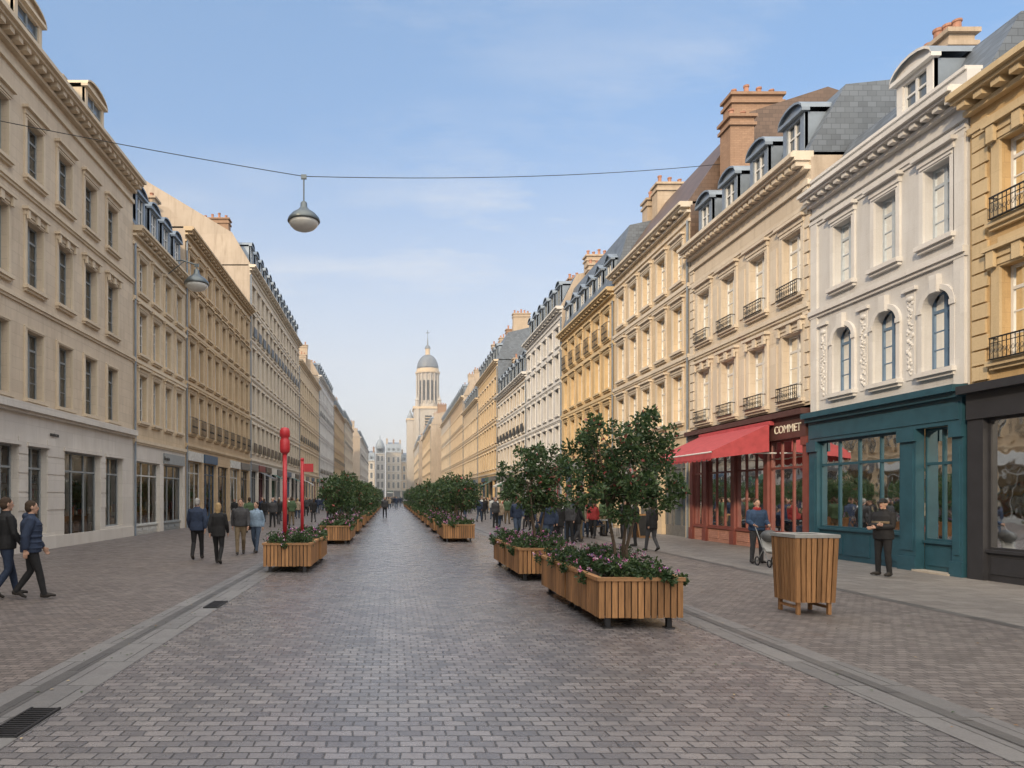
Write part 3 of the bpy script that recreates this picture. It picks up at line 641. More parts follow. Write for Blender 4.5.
generic('cream_apartment_house','R',10.5,184,236,21,4.8,[(5.4,7.6),(8.6,10.8),(11.8,13.8),(15.2,17.2)],dict(stF,wall='yel',trim='cream_trim'),'slate_p',(1.3,3),2.8,chims=4,chz=2).done()
generic('grey_stone_apartment_house','R',9.5,240,294,21,4.8,[(5.4,7.6),(8.6,10.8),(11.8,13.8),(15.2,17.2)],dict(stF,wall='pale_st',trim='cream_trim'),'slate_p',(1.3,3),2.8,chims=3,chz=2).done()
# vista closing
generic('white_apartment_house','F',-3.2,355,8,24.5,5,[(6,9),(10.5,13.2),(15,17.6),(19.4,22)],dict(stF,wall='pale_st',trim='white_trim'),'slate_p',(1.6,4.6),2.2,chims=3,chz=2.2,front=True).done()
generic('pale_townhouse','F',4.9,362,8,20,5,[(6,9),(10.5,13.2),(15,17.6)],dict(stF,wall='cream',trim='white_trim'),'slate_p',(1.6,4),2.2,chims=2,chz=2.6,front=True).done()
generic('grey_stone_apartment_house','F',-16.6,331,8.2,19,5,[(6,9),(10.5,13.2),(15,17.6)],dict(stF,wall='pale_st',trim='white_trim'),'slate_p',(1.6,4),2.3,chims=2,chz=2.4,front=True).done()
b=generic('domed_corner_house','F',-8.2,342,4.6,23,5,[(6,9),(10.5,13.2),(15,17.6),(19.4,22)],dict(stF,wall='white',trim='white_trim'),'slate_p',(1.6,3),2.0,chims=0,chz=1.4,front=True)
lathe(b.acc('roof'),'slate_p',(-6,341.5,25.5),[(2.2,0),(2.3,1),(2.0,2.4),(1.2,4.0),(.3,4.9),(.08,7)],14); b.done()
# church tower
cx,cy=16.3,312.0; e=empty('church_tower',(cx,cy,0))
a=Acc(); abox(a,'grey_st',cx-6.4,cx+5.6,cy-5.8,cy+5.8,0,41); abox(a,'tan_trim',cx-6.9,cx+6.1,cy-6.3,cy+6.3,41,42.1)
abox(a,'grey_st',cx-9.6,cx-6.41,cy-5,cy+5,0,36); abox(a,'tan_trim',cx-9.9,cx-6.42,cy-5.3,cy+5.3,36,36.8)
lathe(a,'slate_p',(cx-8,cy,36.8),[(1.5,0),(1.3,1.6),(.7,2.8),(.1,4.6)],10)
for s in (-1,1):
    abox(a,'grey_st',cx+s*4.9-.7,cx+s*4.9+.7,cy-6.4,cy-5.81,20,41)
    lathe(a,'grey_st',(cx+s*5,cy-5,42.1),[(.9,0),(.8,2.6),(1.1,2.8),(.5,3.6),(0.05,5.5)],8)
abox(a,'dark',cx-1.5,cx+1.5,cy-5.86,cy-5.8,30,38)
for k in range(6): abox(a,'tan_trim',cx-1.6,cx+1.6,cy-6.1,cy-5.87,30.6+k*1.25,30.9+k*1.25)
child(e,a.mesh('base'),'base'); a=Acc()
Z=42.1
lathe(a,'grey_st',(cx,cy,Z),[(5.2,0),(5.2,1.5),(4.7,1.6),(4.7,15.2)],16)
for k in range(16):
    t=2*math.pi*(k+.5)/16; px,py=cx+5.0*math.cos(t),cy+5.0*math.sin(t)
    lathe(a,'grey_st',(px,py,Z+1.6),[(.42,0),(.36,.4),(.34,13.0),(.5,13.6)],8)
    t=2*math.pi*(k)/16; R=Matrix.Rotation(t,4,'Z'); vs=[R@Vector(p) for p in [(4.6,-.5,3),(4.78,-.5,3),(4.78,.5,3),(4.6,.5,3),(4.6,-.5,12),(4.78,-.5,12),(4.78,.5,12),(4.6,.5,12)]]
    a.add([(v.x+cx,v.y+cy,v.z+Z) for v in vs],BF,'dark')
lathe(a,'tan_trim',(cx,cy,Z+15.2),[(5.0,0),(5.6,.3),(5.7,1.0),(5.1,1.2),(5.1,2.4)],24); child(e,a.mesh('drum'),'drum'); a=Acc()
lathe(a,'slate',(cx,cy,Z+17.6),[(5.0*math.cos(x),6.8*math.sin(x)) for x in [i*math.pi/2/12 for i in range(11)]],24); child(e,a.mesh('dome',True),'dome'); a=Acc()
lathe(a,'tan_trim',(cx,cy,Z+24.0),[(1.4,0),(1.3,.3),(1.05,.4),(1.05,2.8),(1.4,3.0)],12); lathe(a,'slate',(cx,cy,Z+27),[(1.4,0),(1.1,1.0),(.35,1.8),(.12,5.5)],12)
abox(a,'iron',cx-.09,cx+.09,cy-.09,cy+.09,Z+32.3,Z+35.5); abox(a,'iron',cx-.8,cx-.09,cy-.08,cy+.08,Z+34.2,Z+34.4); abox(a,'iron',cx+.09,cx+.8,cy-.08,cy+.08,Z+34.2,Z+34.4)
child(e,a.mesh('lantern_and_spire'),'lantern_and_spire')
m,nt,out=newmat('haze_air'); vs_=N(nt,'ShaderNodeVolumeScatter'); vs_.inputs['Density'].default_value=.0010; vs_.inputs['Color'].default_value=(.95,.97,1,1); vs_.inputs['Anisotropy'].default_value=.1
L(nt,vs_.outputs[0],out.inputs['Volume']); M['haze']=m
a=Acc(); abox(a,'haze',-60,60,70,420,.5,90); single('haze_air',a)

# ================================================================== GROUND
def slab(name,mat,x0,x1,y0,y1,z):
    a=Acc(); a.add([(x0,y0,z),(x1,y0,z),(x1,y1,z),(x0,y1,z)],[(0,1,2,3)],mat); return single(name,a)
M['ground']=m_plain('ground_paving',(.2,.19,.18),.8,0,.15,.3)
M['road']=m_pave('street_setts',(.15,.143,.15),(.275,.255,.252),(.068,.064,.064),.18,.115,.010,(.16,.38),(.90,.86,.92),.7)
M['pavL']=m_pave('pavement_setts',(.145,.125,.117),(.235,.20,.185),(.075,.066,.062),.14,.10,.008,(.35,.65),(.86,.83,.81))
M['pavR']=m_pave('pavement_setts_grey',(.15,.132,.126),(.24,.212,.20),(.078,.07,.066),.15,.105,.008,(.35,.65),(.86,.84,.83))
M['pavE']=m_pave('pavement_flags',(.195,.18,.17),(.245,.228,.214),(.12,.11,.105),.6,.4,.009,(.5,.8),(.9,.88,.86),.5,.02)
M['gut']=m_pave('gutter_granite',(.18,.173,.17),(.235,.225,.22),(.09,.084,.08),.35,.95,.010,(.4,.65),(.86,.86,.88),.5,.01)
M['gutd']=m_pave('dark_granite_edge',(.10,.096,.094),(.135,.13,.126),(.06,.056,.053),.3,.8,.010,(.4,.65),None,.5,.01)
slab('ground','ground',-1500,1500,-60,3000,0)
slab('street','road',-2.85,4.3,-60,420,.004)
slab('pavement','pavL',-12.0,-3.65,-60,300,.004)
slab('pavement','pavR',5.0,8.72,-60,330,.004)
slab('pavement','pavE',8.92,13.0,-60,330,.004)
slab('gutter','gut',-3.65,-2.85,-60,300,.008); slab('gutter','gut',4.3,5.0,-60,300,.008)
slab('gutter','gutd',8.72,8.92,-60,300,.008)
slab('kerb_line','gutd',-3.42,-3.27,-60,300,.012); slab('kerb_line','gutd',4.62,4.76,-60,300,.012)
def grate(x0,x1,y0,y1):
    a=Acc(); abox(a,'dark',x0,x1,y0,y1,.002,.015)
    n=int((y1-y0)/.05)
    for k in range(n): abox(a,'steel',x0+.02,x1-.02,y0+(y1-y0)*(k+.25)/n,y0+(y1-y0)*(k+.7)/n,.015,.026)
    for xx in (x0,x1-.02): abox(a,'steel',xx,xx+.02,y0,y1,.015,.028)
    single('drain_grate',a)
grate(-3.12,-2.86,5.2,5.9); grate(-3.1,-2.86,11.2,11.9); grate(4.35,4.6,14.2,14.9)
a=Acc(); RR=random.Random(9)
for k in range(420):
    x=RR.choice([RR.uniform(2.5,4.6),RR.uniform(-3.6,-2.7),RR.uniform(4.4,9),RR.uniform(-11.8,-3)]); y=RR.uniform(5,26); t=RR.uniform(0,6.3); s=RR.uniform(.012,.03)
    a.add([(x,y,.016),(x+s*math.cos(t+.6),y+s*math.sin(t+.6),.022),(x+1.6*s*math.cos(t),y+1.6*s*math.sin(t),.018),(x+s*math.cos(t-.6),y+s*math.sin(t-.6),.02)],[(0,1,2,3)],RR.choice(['leafB','shopf','leafA','good0']))
single('fallen_leaves',a)

# ================================================================== VEGETATION
def leafmesh(centers,crad,n,size,mats=('leafA','leafB'),probs=(.7,.3),squash=1):
    centers=np.array(centers); crad=np.array(crad)
    idx=rng.integers(0,len(centers),n)
    d=rng.normal(size=(n,3)); d/=np.linalg.norm(d,axis=1,keepdims=True)
    r=rng.random(n)**.45
    p=centers[idx]+d*(r*crad[idx])[:,None]*np.array([1,1,squash])
    a=rng.normal(size=(n,3))+d*.7; a/=np.linalg.norm(a,axis=1,keepdims=True)
    q=np.cross(a,rng.normal(size=(n,3))); q/=np.linalg.norm(q,axis=1,keepdims=True)
    nn=np.cross(a,q)
    s=size*(.6+.8*rng.random(n))[:,None]
    v=np.stack([p,p+a*s*.5+q*s*.27+nn*s*.06,p+a*s,p+a*s*.5-q*s*.27+nn*s*.06],1).reshape(-1,3)
    acc=Acc(); acc.v=[tuple(x) for x in v]; acc.f=[(4*i,4*i+1,4*i+2,4*i+3) for i in range(n)]
    acc.mats=list(mats); acc.m=[int(x) for x in rng.choice(len(mats),n,p=probs)]
    return acc
def tree(x,y,z0,ztop,rx,nl,size,stems=3,seed=0,crown_bot=None):
    R=random.Random(seed); e=empty('small_tree',(x,y,z0)); cb=crown_bot or z0+(ztop-z0)*.3
    zc=(cb+ztop)/2; rz=(ztop-cb)/2
    cs=[];cr=[]
    for k in range(58):
        while True:
            p=Vector((R.uniform(-1,1),R.uniform(-1,1),R.uniform(-1,1)))
            if .3<p.length<1: break
        cr.append(R.uniform(.14,.25)*rx); cs.append((x+p.x*rx*.87,y+p.y*rx*.87,zc+p.z*rz*.87))
    for k in range(26):
        t=R.uniform(0,6.28); zz=R.uniform(-.9,1); q=math.sqrt(max(0.05,1-zz*zz*.9)); cs.append((x+math.cos(t)*rx*q*.96,y+math.sin(t)*rx*q*.96,zc+zz*rz*.98)); cr.append(.14*rx)
    child(e,leafmesh(cs,cr,nl,size,('leafA','leafB','berry'),(.52,.46,.02)).mesh('foliage'),'foliage')
    a=Acc()
    for s in range(stems):
        t=s*2.1+seed; bx,by=x+.1*math.cos(t),y+.1*math.sin(t)
        top=(x+.18*rx*math.cos(t)*2,y+.18*rx*math.sin(t)*2,zc)
        tube(a,'bark',[(bx,by,z0-.1),(bx+.03*math.cos(t*3),by,(z0+cb)/2),((bx+top[0])/2,(by+top[1])/2,cb+.1),top],[.032,.027,.022,.012],7)
        for k in range(9):
            c=R.choice(cs); m0=Vector(((bx+top[0])/2,(by+top[1])/2,cb+.1)).lerp(Vector(top),R.random()); mid=m0.lerp(Vector(c),.5)+Vector((0,0,.05)); tube(a,'bark',[m0,mid,c],[.014,.01,.005],5)
    child(e,a.mesh('trunk_and_limbs',True),'trunk_and_limbs')
def planter(x0,x1,y0,y1,z0=.16,z1=.72,lod=0,seed=1,flower=.05):
    e=empty('wooden_planter',((x0+x1)/2,(y0+y1)/2,0)); a=Acc(); R=random.Random(seed)
    sw=.078; t=.025
    def row(fx,a0,a1,horiz):
        n=max(3,round((a1-a0)/(sw+.014))); s=(a1-a0)/n
        for k in range(n):
            p=a0+s*k+.009; q=a0+s*(k+1)-.009; jz=R.uniform(-.006,.006)
            if horiz: abox(a,'wood',p,q,fx[0],fx[1],z0+jz,z1-.05)
            else: abox(a,'wood',fx[0],fx[1],p,q,z0+jz,z1-.05)
    row((y0,y0+t),x0,x1,True); row((y1-t,y1),x0,x1,True); row((x0,x0+t),y0+t+.003,y1-t-.003,False); row((x1-t,x1),y0+t+.003,y1-t-.003,False)
    child(e,a.mesh('slats'),'slats'); a=Acc()
    o=.02
    abox(a,'woodx',x0-o,x1+o,y0-o,y0+.07,z1-.049,z1); abox(a,'woodx',x0-o,x1+o,y1-.07,y1+o,z1-.049,z1)
    abox(a,'wood',x0-o,x0+.07,y0+.072,y1-.072,z1-.049,z1-.002); abox(a,'wood',x1-.07,x1+o,y0+.072,y1-.072,z1-.049,z1-.002)
    child(e,a.mesh('rim'),'rim'); a=Acc()
    abox(a,'dark',x0+t+.004,x1-t-.004,y0+t+.004,y1-t-.004,z0+.03,z1-.1); abox(a,'soil',x0+t+.004,x1-t-.004,y0+t+.004,y1-t-.004,z1-.099,z1-.06)
    child(e,a.mesh('liner_and_soil'),'liner_and_soil'); a=Acc()
    for lx in (x0+.12,x1-.2):
        for ly in (y0+.08,y1-.16):
            abox(a,'steel',lx,lx+.07,ly,ly+.07,.022,z0+.03); abox(a,'steel',lx-.03,lx+.1,ly-.03,ly+.1,.006,.022)
    child(e,a.mesh('feet'),'feet')
    cs=[];cr=[]
    n=int((x1-x0)*(y1-y0)*16)+8
    for k in range(n):
        px=R.uniform(x0+.05,x1-.05); py=R.uniform(y0+.05,y1-.05); cs.append((px,py,z1+R.uniform(-.02,.14))); cr.append(R.uniform(.08,.17))
    for k in range(int(((x1-x0)+(y1-y0))*2.6)):
        if R.random()<.5: cs.append((R.choice((x0-.03,x1+.03)),R.uniform(y0,y1),z1-R.uniform(0,.12)))
        else: cs.append((R.uniform(x0,x1),R.choice((y0-.03,y1+.03)),z1-R.uniform(-.03,.06)))
        cr.append(R.uniform(.05,.11))
    area=(x1-x0)*(y1-y0); nl=int(area*(2800 if lod==0 else 900 if lod==1 else 260)); sz=.055 if lod==0 else .09 if lod==1 else .16
    child(e,leafmesh(cs,cr,nl,sz).mesh('leaves'),'leaves')
    # flower heads: tight clusters of petals
    if lod<2:
        fs=[];fr=[]
        for k in range(int(area*(34 if lod==0 else 20))):
            c=R.choice(cs); t=R.uniform(0,6.28); q=R.uniform(.5,1.0)*.12; fs.append((c[0]+q*math.cos(t),c[1]+q*math.sin(t),c[2]+R.uniform(.03,.15))); fr.append(R.uniform(.012,.03))
        child(e,leafmesh(fs,fr,len(fs)*9,.032 if lod==0 else .05,('petal','petalw','petalp'),(.5,.32,.18)).mesh('flowers'),'flowers')
planter(2.86,4.04,9.45,11.25,lod=0,seed=3); planter(2.86,4.04,11.33,13.1,lod=0,seed=4)
tree(3.64,10.75,.66,3.17,.93,10500,.068,3,1,1.38)
planter(2.75,3.95,14.8,16.6,lod=0,seed=5); planter(2.75,3.95,16.7,18.5,lod=1,seed=6)
tree(3.4,16.2,.66,3.08,.86,6000,.085,3,2,1.35)
y=27.2;k=0
while y<120:
    planter(2.05,3.3,y,y+1.9,lod=1 if y<45 else 2,seed=10+k); planter(2.05,3.3,y+2.0,y+3.9,lod=1 if y<45 else 2,seed=60+k)
    tree(2.9,y+1.6,.66,2.8+.2*((k*3)%2),.9,2300 if y<45 else 700,.12 if y<45 else .2,2,20+k,1.15); 
    tree(3.0,y+3.4,.66,2.6,.8,1800 if y<45 else 500,.12 if y<45 else .2,2,90+k,1.1)
    y+=6.4 if y<60 else 9; k+=1
planter(-3.1,-1.95,16.4,18.2,lod=0,seed=31); planter(-3.05,-1.9,18.3,20.0,lod=1,seed=32)
y=26.0;k=0
while y<120:
    planter(-2.75,-1.6,y,y+1.9,lod=1 if y<45 else 2,seed=110+k); planter(-2.75,-1.6,y+2.0,y+3.9,lod=1 if y<45 else 2,seed=160+k)
    tree(-2.2,y+1.5,.66,2.75+.2*(k%2),.78,2200 if y<45 else 700,.12 if y<45 else .2,2,120+k,1.15)
    tree(-2.3,y+3.4,.66,2.65,.78,1700 if y<45 else 500,.12 if y<45 else .2,2,190+k,1.1)
    y+=6.8 if y<60 else 9.5; k+=1

# ================================================================== STREET FURNITURE
def bin_(x,y):
    e=empty('wooden_litter_bin',(x,y,0)); a=Acc()
    w0,w1=.305,.34; z0,z1=.2,1.2
    for s in range(4):
        rot=Matrix.Rotation(s*math.pi/2,3,'Z'); n=8
        for k in range(n):
            c0=-w0+2*w0*(k+.5)/n; c1=-w1+2*w1*(k+.5)/n; h0=w0/n*.78; h1=w1/n*.78
            pts=[(c0-h0,-w0,z0),(c0+h0,-w0,z0),(c0+h0,-w0+.025,z0),(c0-h0,-w0+.025,z0),(c1-h1,-w1,z1),(c1+h1,-w1,z1),(c1+h1,-w1+.025,z1),(c1-h1,-w1+.025,z1)]
            a.add([Vector((x,y,0))+rot@Vector(p) for p in pts],BF,'wood')
    child(e,a.mesh('slats'),'slats'); a=Acc(); abox(a,'dark',x-w0+.03,x+w0-.03,y-w0+.03,y+w0-.03,z0+.02,z1-.02); child(e,a.mesh('liner'),'liner')
    a=Acc(); q=w1+.01
    abox(a,'concrete',x-q,x+q,y-q,y-.17,z1+.002,z1+.055); abox(a,'concrete',x-q,x+q,y+.17,y+q,z1+.002,z1+.055); abox(a,'concrete',x-q,x-.17,y-.17,y+.17,z1+.002,z1+.055); abox(a,'concrete',x+.17,x+q,y-.17,y+.17,z1+.002,z1+.055)
    child(e,a.mesh('top'),'top'); a=Acc()
    for sx in (-1,1):
        for sy in (-1,1): abox(a,'wood',x+sx*.24-.025,x+sx*.24+.025,y+sy*.24-.025,y+sy*.24+.025,.008,z0+.05)
        abox(a,'wood',x+sx*.24-.02,x+sx*.24+.02,y-.215,y+.215,.10,.14)
    child(e,a.mesh('legs'),'legs')
bin_(6.55,10.85)
e=empty('red_totem',(-2.7,17.2,0)); a=Acc()
tube(a,'redpaint',[(-2.7,17.2,.55),(-2.7,17.2,2.95)],.055,14)
lathe(a,'redpaint',(-2.7,17.2,2.9),[(.055,0),(.12,.06),(.13,.14),(.125,.34),(.10,.38),(.10,.42),(.13,.46),(.13,.58),(.10,.66),(.03,.68)],18); child(e,a.mesh('post',True),'post')
e=empty('red_signpost',(-2.42,18.4,0)); a=Acc(); tube(a,'redpaint',[(-2.42,18.4,.5),(-2.42,18.4,2.8)],.045,12); lathe(a,'redpaint',(-2.42,18.4,2.8),[(.045,0),(.055,.02),(.05,.06),(.02,.08)],12)
child(e,a.mesh('post',True),'post'); a=Acc(); abox(a,'redpaint',-2.37,-2.12,18.385,18.415,2.5,2.72); child(e,a.mesh('sign_plate'),'sign_plate')
PL=Vector((-12,19.9,12.9)); PM=Vector((-2.97,23,12.62)); PR=Vector((13.9,28.9,15.9))
a=Acc()
def cat(p,q,sag,n=14): return [p.lerp(q,i/n)-Vector((0,0,sag*4*(i/n)*(1-i/n))) for i in range(n+1)]
tube(a,'iron',cat(PL,PM,.05),.013,5); tube(a,'iron',cat(PM,PR,.25),.013,5); single('overhead_cable',a)
def lamp(name,c,s=1.0,rod=.75):
    e=empty(name,c); a=Acc(); x,y,z=c
    tube(a,'lampg',[(x,y,z),(x,y,z-rod*s)],.025*s,8); abox(a,'lampg',x-.09*s,x+.09*s,y-.04*s,y+.04*s,z-.09*s,z+.05*s); child(e,a.mesh('rod'),'rod'); a=Acc()
    lathe(a,'lampg',(x,y,z-rod*s),[(.05*s,.08*s),(.11*s,.02*s),(.12*s,-.12*s),(.2*s,-.22*s),(.4*s,-.36*s),(.52*s,-.50*s),(.55*s,-.60*s),(.53*s,-.63*s)],28); child(e,a.mesh('shade',True),'shade'); a=Acc()
    lathe(a,'lampw',(x,y,z-rod*s),[(.5*s,-.632*s),(.47*s,-.72*s),(.36*s,-.83*s),(.2*s,-.90*s),(.03*s,-.93*s)],24); child(e,a.mesh('diffuser',True),'diffuser'); return e
lamp('hanging_street_lamp',tuple(PM),1.0,.92)
e=lamp('wall_street_lamp',(-10.45,36.5,14.2),1.2,.25); a=Acc(); tube(a,'lampg',[(-12,36.5,14.4),(-11.2,36.5,14.45),(-10.45,36.5,14.2)],.04,6); tube(a,'lampg',[(-12,36.5,13.7),(-11.1,36.5,14.4)],.025,6); child(e,a.mesh('bracket'),'bracket')
def chair(x,y,r,mt='iron'):
    a=Acc()
    for sx in (-.18,.18):
        tube(a,mt,[(sx,.18,0),(sx,.17,.45)],.012,6); tube(a,mt,[(sx,-.24,0),(sx,-.18,.45),(sx*.95,-.24,.86)],.012,6)
    abox(a,'shopf',-.2,.2,-.19,.2,.45,.475)
    for k in range(4): abox(a,'shopf',-.17,.17,-.235-.012*k,-.215-.012*k,.56+k*.085,.61+k*.085)
    o=bpy.data.objects.new('bistro_chair',a.mesh('bistro_chair')); COL.objects.link(o); o.location=(x,y,.005); o.rotation_euler=(0,0,r)
def table(x,y):
    a=Acc(); lathe(a,'fr_grey',(0,0,.71),[(.33,0),(.35,.01),(.35,.03),(.33,.035)],20); tube(a,'iron',[(0,0,.03),(0,0,.71)],.03,8); lathe(a,'iron',(0,0,0),[(.22,0),(.22,.015),(.04,.04)],14)
    o=bpy.data.objects.new('bistro_table',a.mesh('bistro_table')); COL.objects.link(o); o.location=(x,y,.005)
TB=[(8.2,30.5),(9.9,31.5),(8.1,34.0),(10.0,35.2),(8.3,38)]
SEATS=[]
for i,(tx,ty) in enumerate(TB):
    table(tx,ty)
    for ang in (random.uniform(0,.6),math.pi+random.uniform(-.5,.5)):
        cx_=tx+.62*math.cos(ang); cy_=ty+.62*math.sin(ang); r=math.atan2(ty-cy_,tx-cx_)-math.pi/2; chair(cx_,cy_,r); SEATS.append((cx_,cy_,r))
a=Acc(); 
for s in (1,-1):
    p=[(-.3,s*.25,0),(.3,s*.25,0),(.3,s*.02,1.05),(-.3,s*.02,1.05)]; sheet(a,'shopf',*p,t=.02)
    p=[(-.25,s*.232,.1),(.25,s*.232,.1),(.25,s*.05,.97),(-.25,s*.05,.97)]; sheet(a,'dark',*p,t=.03 if s<0 else -.03)
o=single('menu_board',a); o.location=(11.0,30.2,.006); o.rotation_euler=(0,0,.4)

# ================================================================== PEOPLE
def cloth(name,c,rough=.85): M[name]=m_plain(name,c,rough,0,.25,14,.6)
for n_,c_ in dict(navy=(.022,.035,.07),black=(.014,.014,.016),dkgrey=(.05,.05,.055),denim=(.05,.075,.12),khaki=(.16,.12,.075),ltblue=(.22,.30,.40),blue=(.03,.06,.12),skin=(.48,.29,.21),hair_brown=(.05,.03,.018),hair_blond=(.35,.24,.12),hair_grey=(.3,.29,.28),shoe=(.03,.025,.022),red_c=(.3,.03,.03),white_c=(.55,.55,.53),green_c=(.06,.1,.05),beige_c=(.34,.27,.2),bagc=(.10,.05,.03),lips=(.35,.12,.1),eyec=(.02,.02,.02)).items(): cloth(n_,c_)
def body(pose='walk',jac='navy',trs='black',hair='hair_brown',hairlen=0,H=1.75,vox=.012,stride=.28,hem=.88,puff=.0,bag=None,hood=False,cap=False,female=False,ph=1,turn=0,fingers=True,scarf=None,badge=None):
    a=Acc(); V=Vector
    dz=0.0
    if pose=='sit': dz=-.42
    sh=.185 if not female else .165
    P=puff
    for s in (-1,1):
        hip=V((s*.088,0,.90+dz))
        if pose=='walk':
            f=s*ph*stride
            if f>0: knee=V((s*.095,f*.62,.49)); ank=V((s*.09,f*1.0,.10)); foot=V((0,.16,-.015)); heel=V((0,-.06,-.03))
            else: knee=V((s*.095,f*.18+.03,.49)); ank=V((s*.09,f*1.15,.155)); foot=V((0,.13,-.095)); heel=V((0,-.05,.0))
        elif pose=='sit': knee=V((s*.12,.43,.50)); ank=V((s*.11,.40,.09)); foot=V((0,.16,-.015)); heel=V((0,-.06,-.03))
        else: knee=V((s*.11,.015,.49)); ank=V((s*.125,-.015,.09)); foot=V((s*.03,.16,-.015)); heel=V((0,-.06,-.03))
        tube(a,trs,[hip+V((0,0,.04)),hip.lerp(knee,.3),hip.lerp(knee,.7),knee,knee.lerp(ank,.3),knee.lerp(ank,.75),ank,ank+V((0,0,-.02))],[.095,.092,.075,.063,.064,.054,.053,.05],12)
        tube(a,'shoe',[ank+heel+V((0,-.005,-.0)),ank+V((0,-.01,-.03)),ank+V((0,.05,-.035))+foot*.1,ank+foot*.7+V((0,.0,-.02)),ank+foot+V((0,.03,-.03))],[(.034,.036),(.043,.05),(.045,.045),(.048,.032),(.034,.022)],12)
        tube(a,'shoe',[ank+V((0,0,.03)),ank+V((0,0,-.05))],[.04,.04],10)
    def ring(mat,rs,n=18):
        vs=[];fs=[]
        for (z,rx,ry,oy) in rs:
            for k in range(n):
                t=2*math.pi*k/n; cx=math.cos(t);sy=math.sin(t)
                vs.append((rx*math.copysign(abs(cx)**.85,cx),oy+ry*math.copysign(abs(sy)**.85,sy),z))
        for i in range(len(rs)-1):
            for k in range(n): fs.append((i*n+k,i*n+(k+1)%n,(i+1)*n+(k+1)%n,(i+1)*n+k))
        fs.append(tuple(range(n-1,-1,-1))); fs.append(tuple((len(rs)-1)*n+k for k in range(n)))
        a.add(vs,fs,mat)
    ring(trs,[(.80+dz,.10,.07,0),(.85+dz,.165,.11,-.005),(.95+dz,.172,.118,-.01),(1.03+dz,.15,.105,0)])
    hz=max(hem,.93 if pose=='sit' else hem)
    wr=.02+P
    ring(jac,[(hz+dz,.168+wr,.118+wr,-.005),(max(hz+.05,.97)+dz,.172+wr,.120+wr,0),(1.10+dz,.150+wr,.112+wr,.005),(1.26+dz,sh-.012+wr,.125+wr,.005),(1.36+dz,sh+.005+wr*.8,.115+wr,-.002),(1.43+dz,sh-.03+wr*.5,.09+wr*.6,-.008),(1.475+dz,.10,.075,-.008),(1.515+dz,.066,.064,0)])
    if P>.025:
        for k in range(5):
            z=hz+.08+k*.1
            ring(jac,[(z+dz-.03,.16+wr,.11+wr,.003),(z+dz,.178+wr+.006,.125+wr+.006,.003),(z+dz+.03,.16+wr,.11+wr,.003)])
    if scarf: ring(scarf,[(1.45+dz,.088,.085,.01),(1.485+dz,.1,.098,.012),(1.53+dz,.085,.085,.01)])
    if badge: ring(badge,[(1.20,sh-.012+wr+.006,.125+wr+.006,.005),(1.24,sh-.01+wr+.007,.125+wr+.007,.005)])
    for s in (-1,1):
        S0=V((s*(sh+.005),-.005,1.405+dz))
        if pose=='walk':
            sw=-s*ph*stride*.75; E=V((s*(sh+.065),sw*.45-.03,1.13)); Wr=V((s*(sh+.055),sw*1.0+.05,.90))
        elif pose=='fold': E=V((s*(sh+.06),.05,1.13)); Wr=V((s*-.02,.20,1.13+.03*s))
        elif pose=='pocket': E=V((s*(sh+.09),-.07,1.14)); Wr=V((s*.155,.07,.97))
        elif pose=='sit': E=V((s*(sh+.04),.08,1.13+dz)); Wr=V((s*.12,.32,1.03+dz))
        elif pose=='push': E=V((s*(sh+.05),.02,1.14)); Wr=V((s*.19,.28,1.06))
        else: E=V((s*(sh+.06),-.02,1.13)); Wr=V((s*(sh+.05),.04,.89))
        ra=P*.6
        tube(a,jac,[S0+V((-s*.03,0,.015)),S0,S0.lerp(E,.35),S0.lerp(E,.8),E,E.lerp(Wr,.3),E.lerp(Wr,.8),Wr],[.05+ra,.064+ra,.060+ra,.052+ra,.051+ra,.05+ra,.041+ra,.037+ra*.6],12)
        d=(Wr-E).normalized()
        if pose=='pocket': continue
        side=V((0,1,0)); side=(side-d*side.dot(d)).normalized(); nrm=d.cross(side)
        if pose=='fold': side=V((0,0,1)); nrm=d.cross(side)
        tube(a,'skin',[Wr-d*.02,Wr+d*.02,Wr+d*.06,Wr+d*.095],[.024,(.022,.026),(.019,.040) if abs(side.y)>.5 else (.03,.03),.022],10)
        if fingers:
            for k,(o,l) in enumerate(((.03,.075),(.01,.085),(-.01,.08),(-.029,.062))):
                r0=Wr+d*.085+side*o
                tube(a,'skin',[r0,r0+d*l*.4,r0+d*l*.75+V((-s*.012,0,0)),r0+d*l*.95+V((-s*.026,0,0))],[.0105,.0095,.009,.007],7)
            r0=Wr+d*.035+side*.03; tube(a,'skin',[r0,r0+side*.022+d*.025,r0+side*.03+d*.055],[.013,.012,.009],7)
    Rz=Matrix.Rotation(turn,3,'Z'); hc=V((0,.012,1.63+dz))
    def hp_(p): return hc+Rz@V(p)
    tube(a,'skin',[(0,-.01,1.46+dz),(0,0,1.52+dz),(0,.005,1.58+dz)],[.06,.054,.052],12)
    ell(a,'skin',hp_((0,0,.012)),(.074,.094,.108),16,Rz); ell(a,'skin',hp_((0,.022,-.055)),(.054,.066,.058),14,Rz)
    ell(a,'skin',hp_((0,.07,-.098)),(.024,.022,.02),8,Rz)
    tube(a,'skin',[hp_((0,.085,.022)),hp_((0,.104,-.012)),hp_((0,.108,-.026)),hp_((0,.088,-.035))],[.009,.013,.015,.008],8)
    for s in (-1,1):
        ell(a,'skin',hp_((s*.077,-.005,-.005)),(.012,.02,.032),8,Rz); ell(a,'skin',hp_((s*.035,.083,.03)),(.018,.01,.007),8,Rz)
    ell(a,'lips',hp_((0,.089,-.058)),(.024,.012,.009),8,Rz)
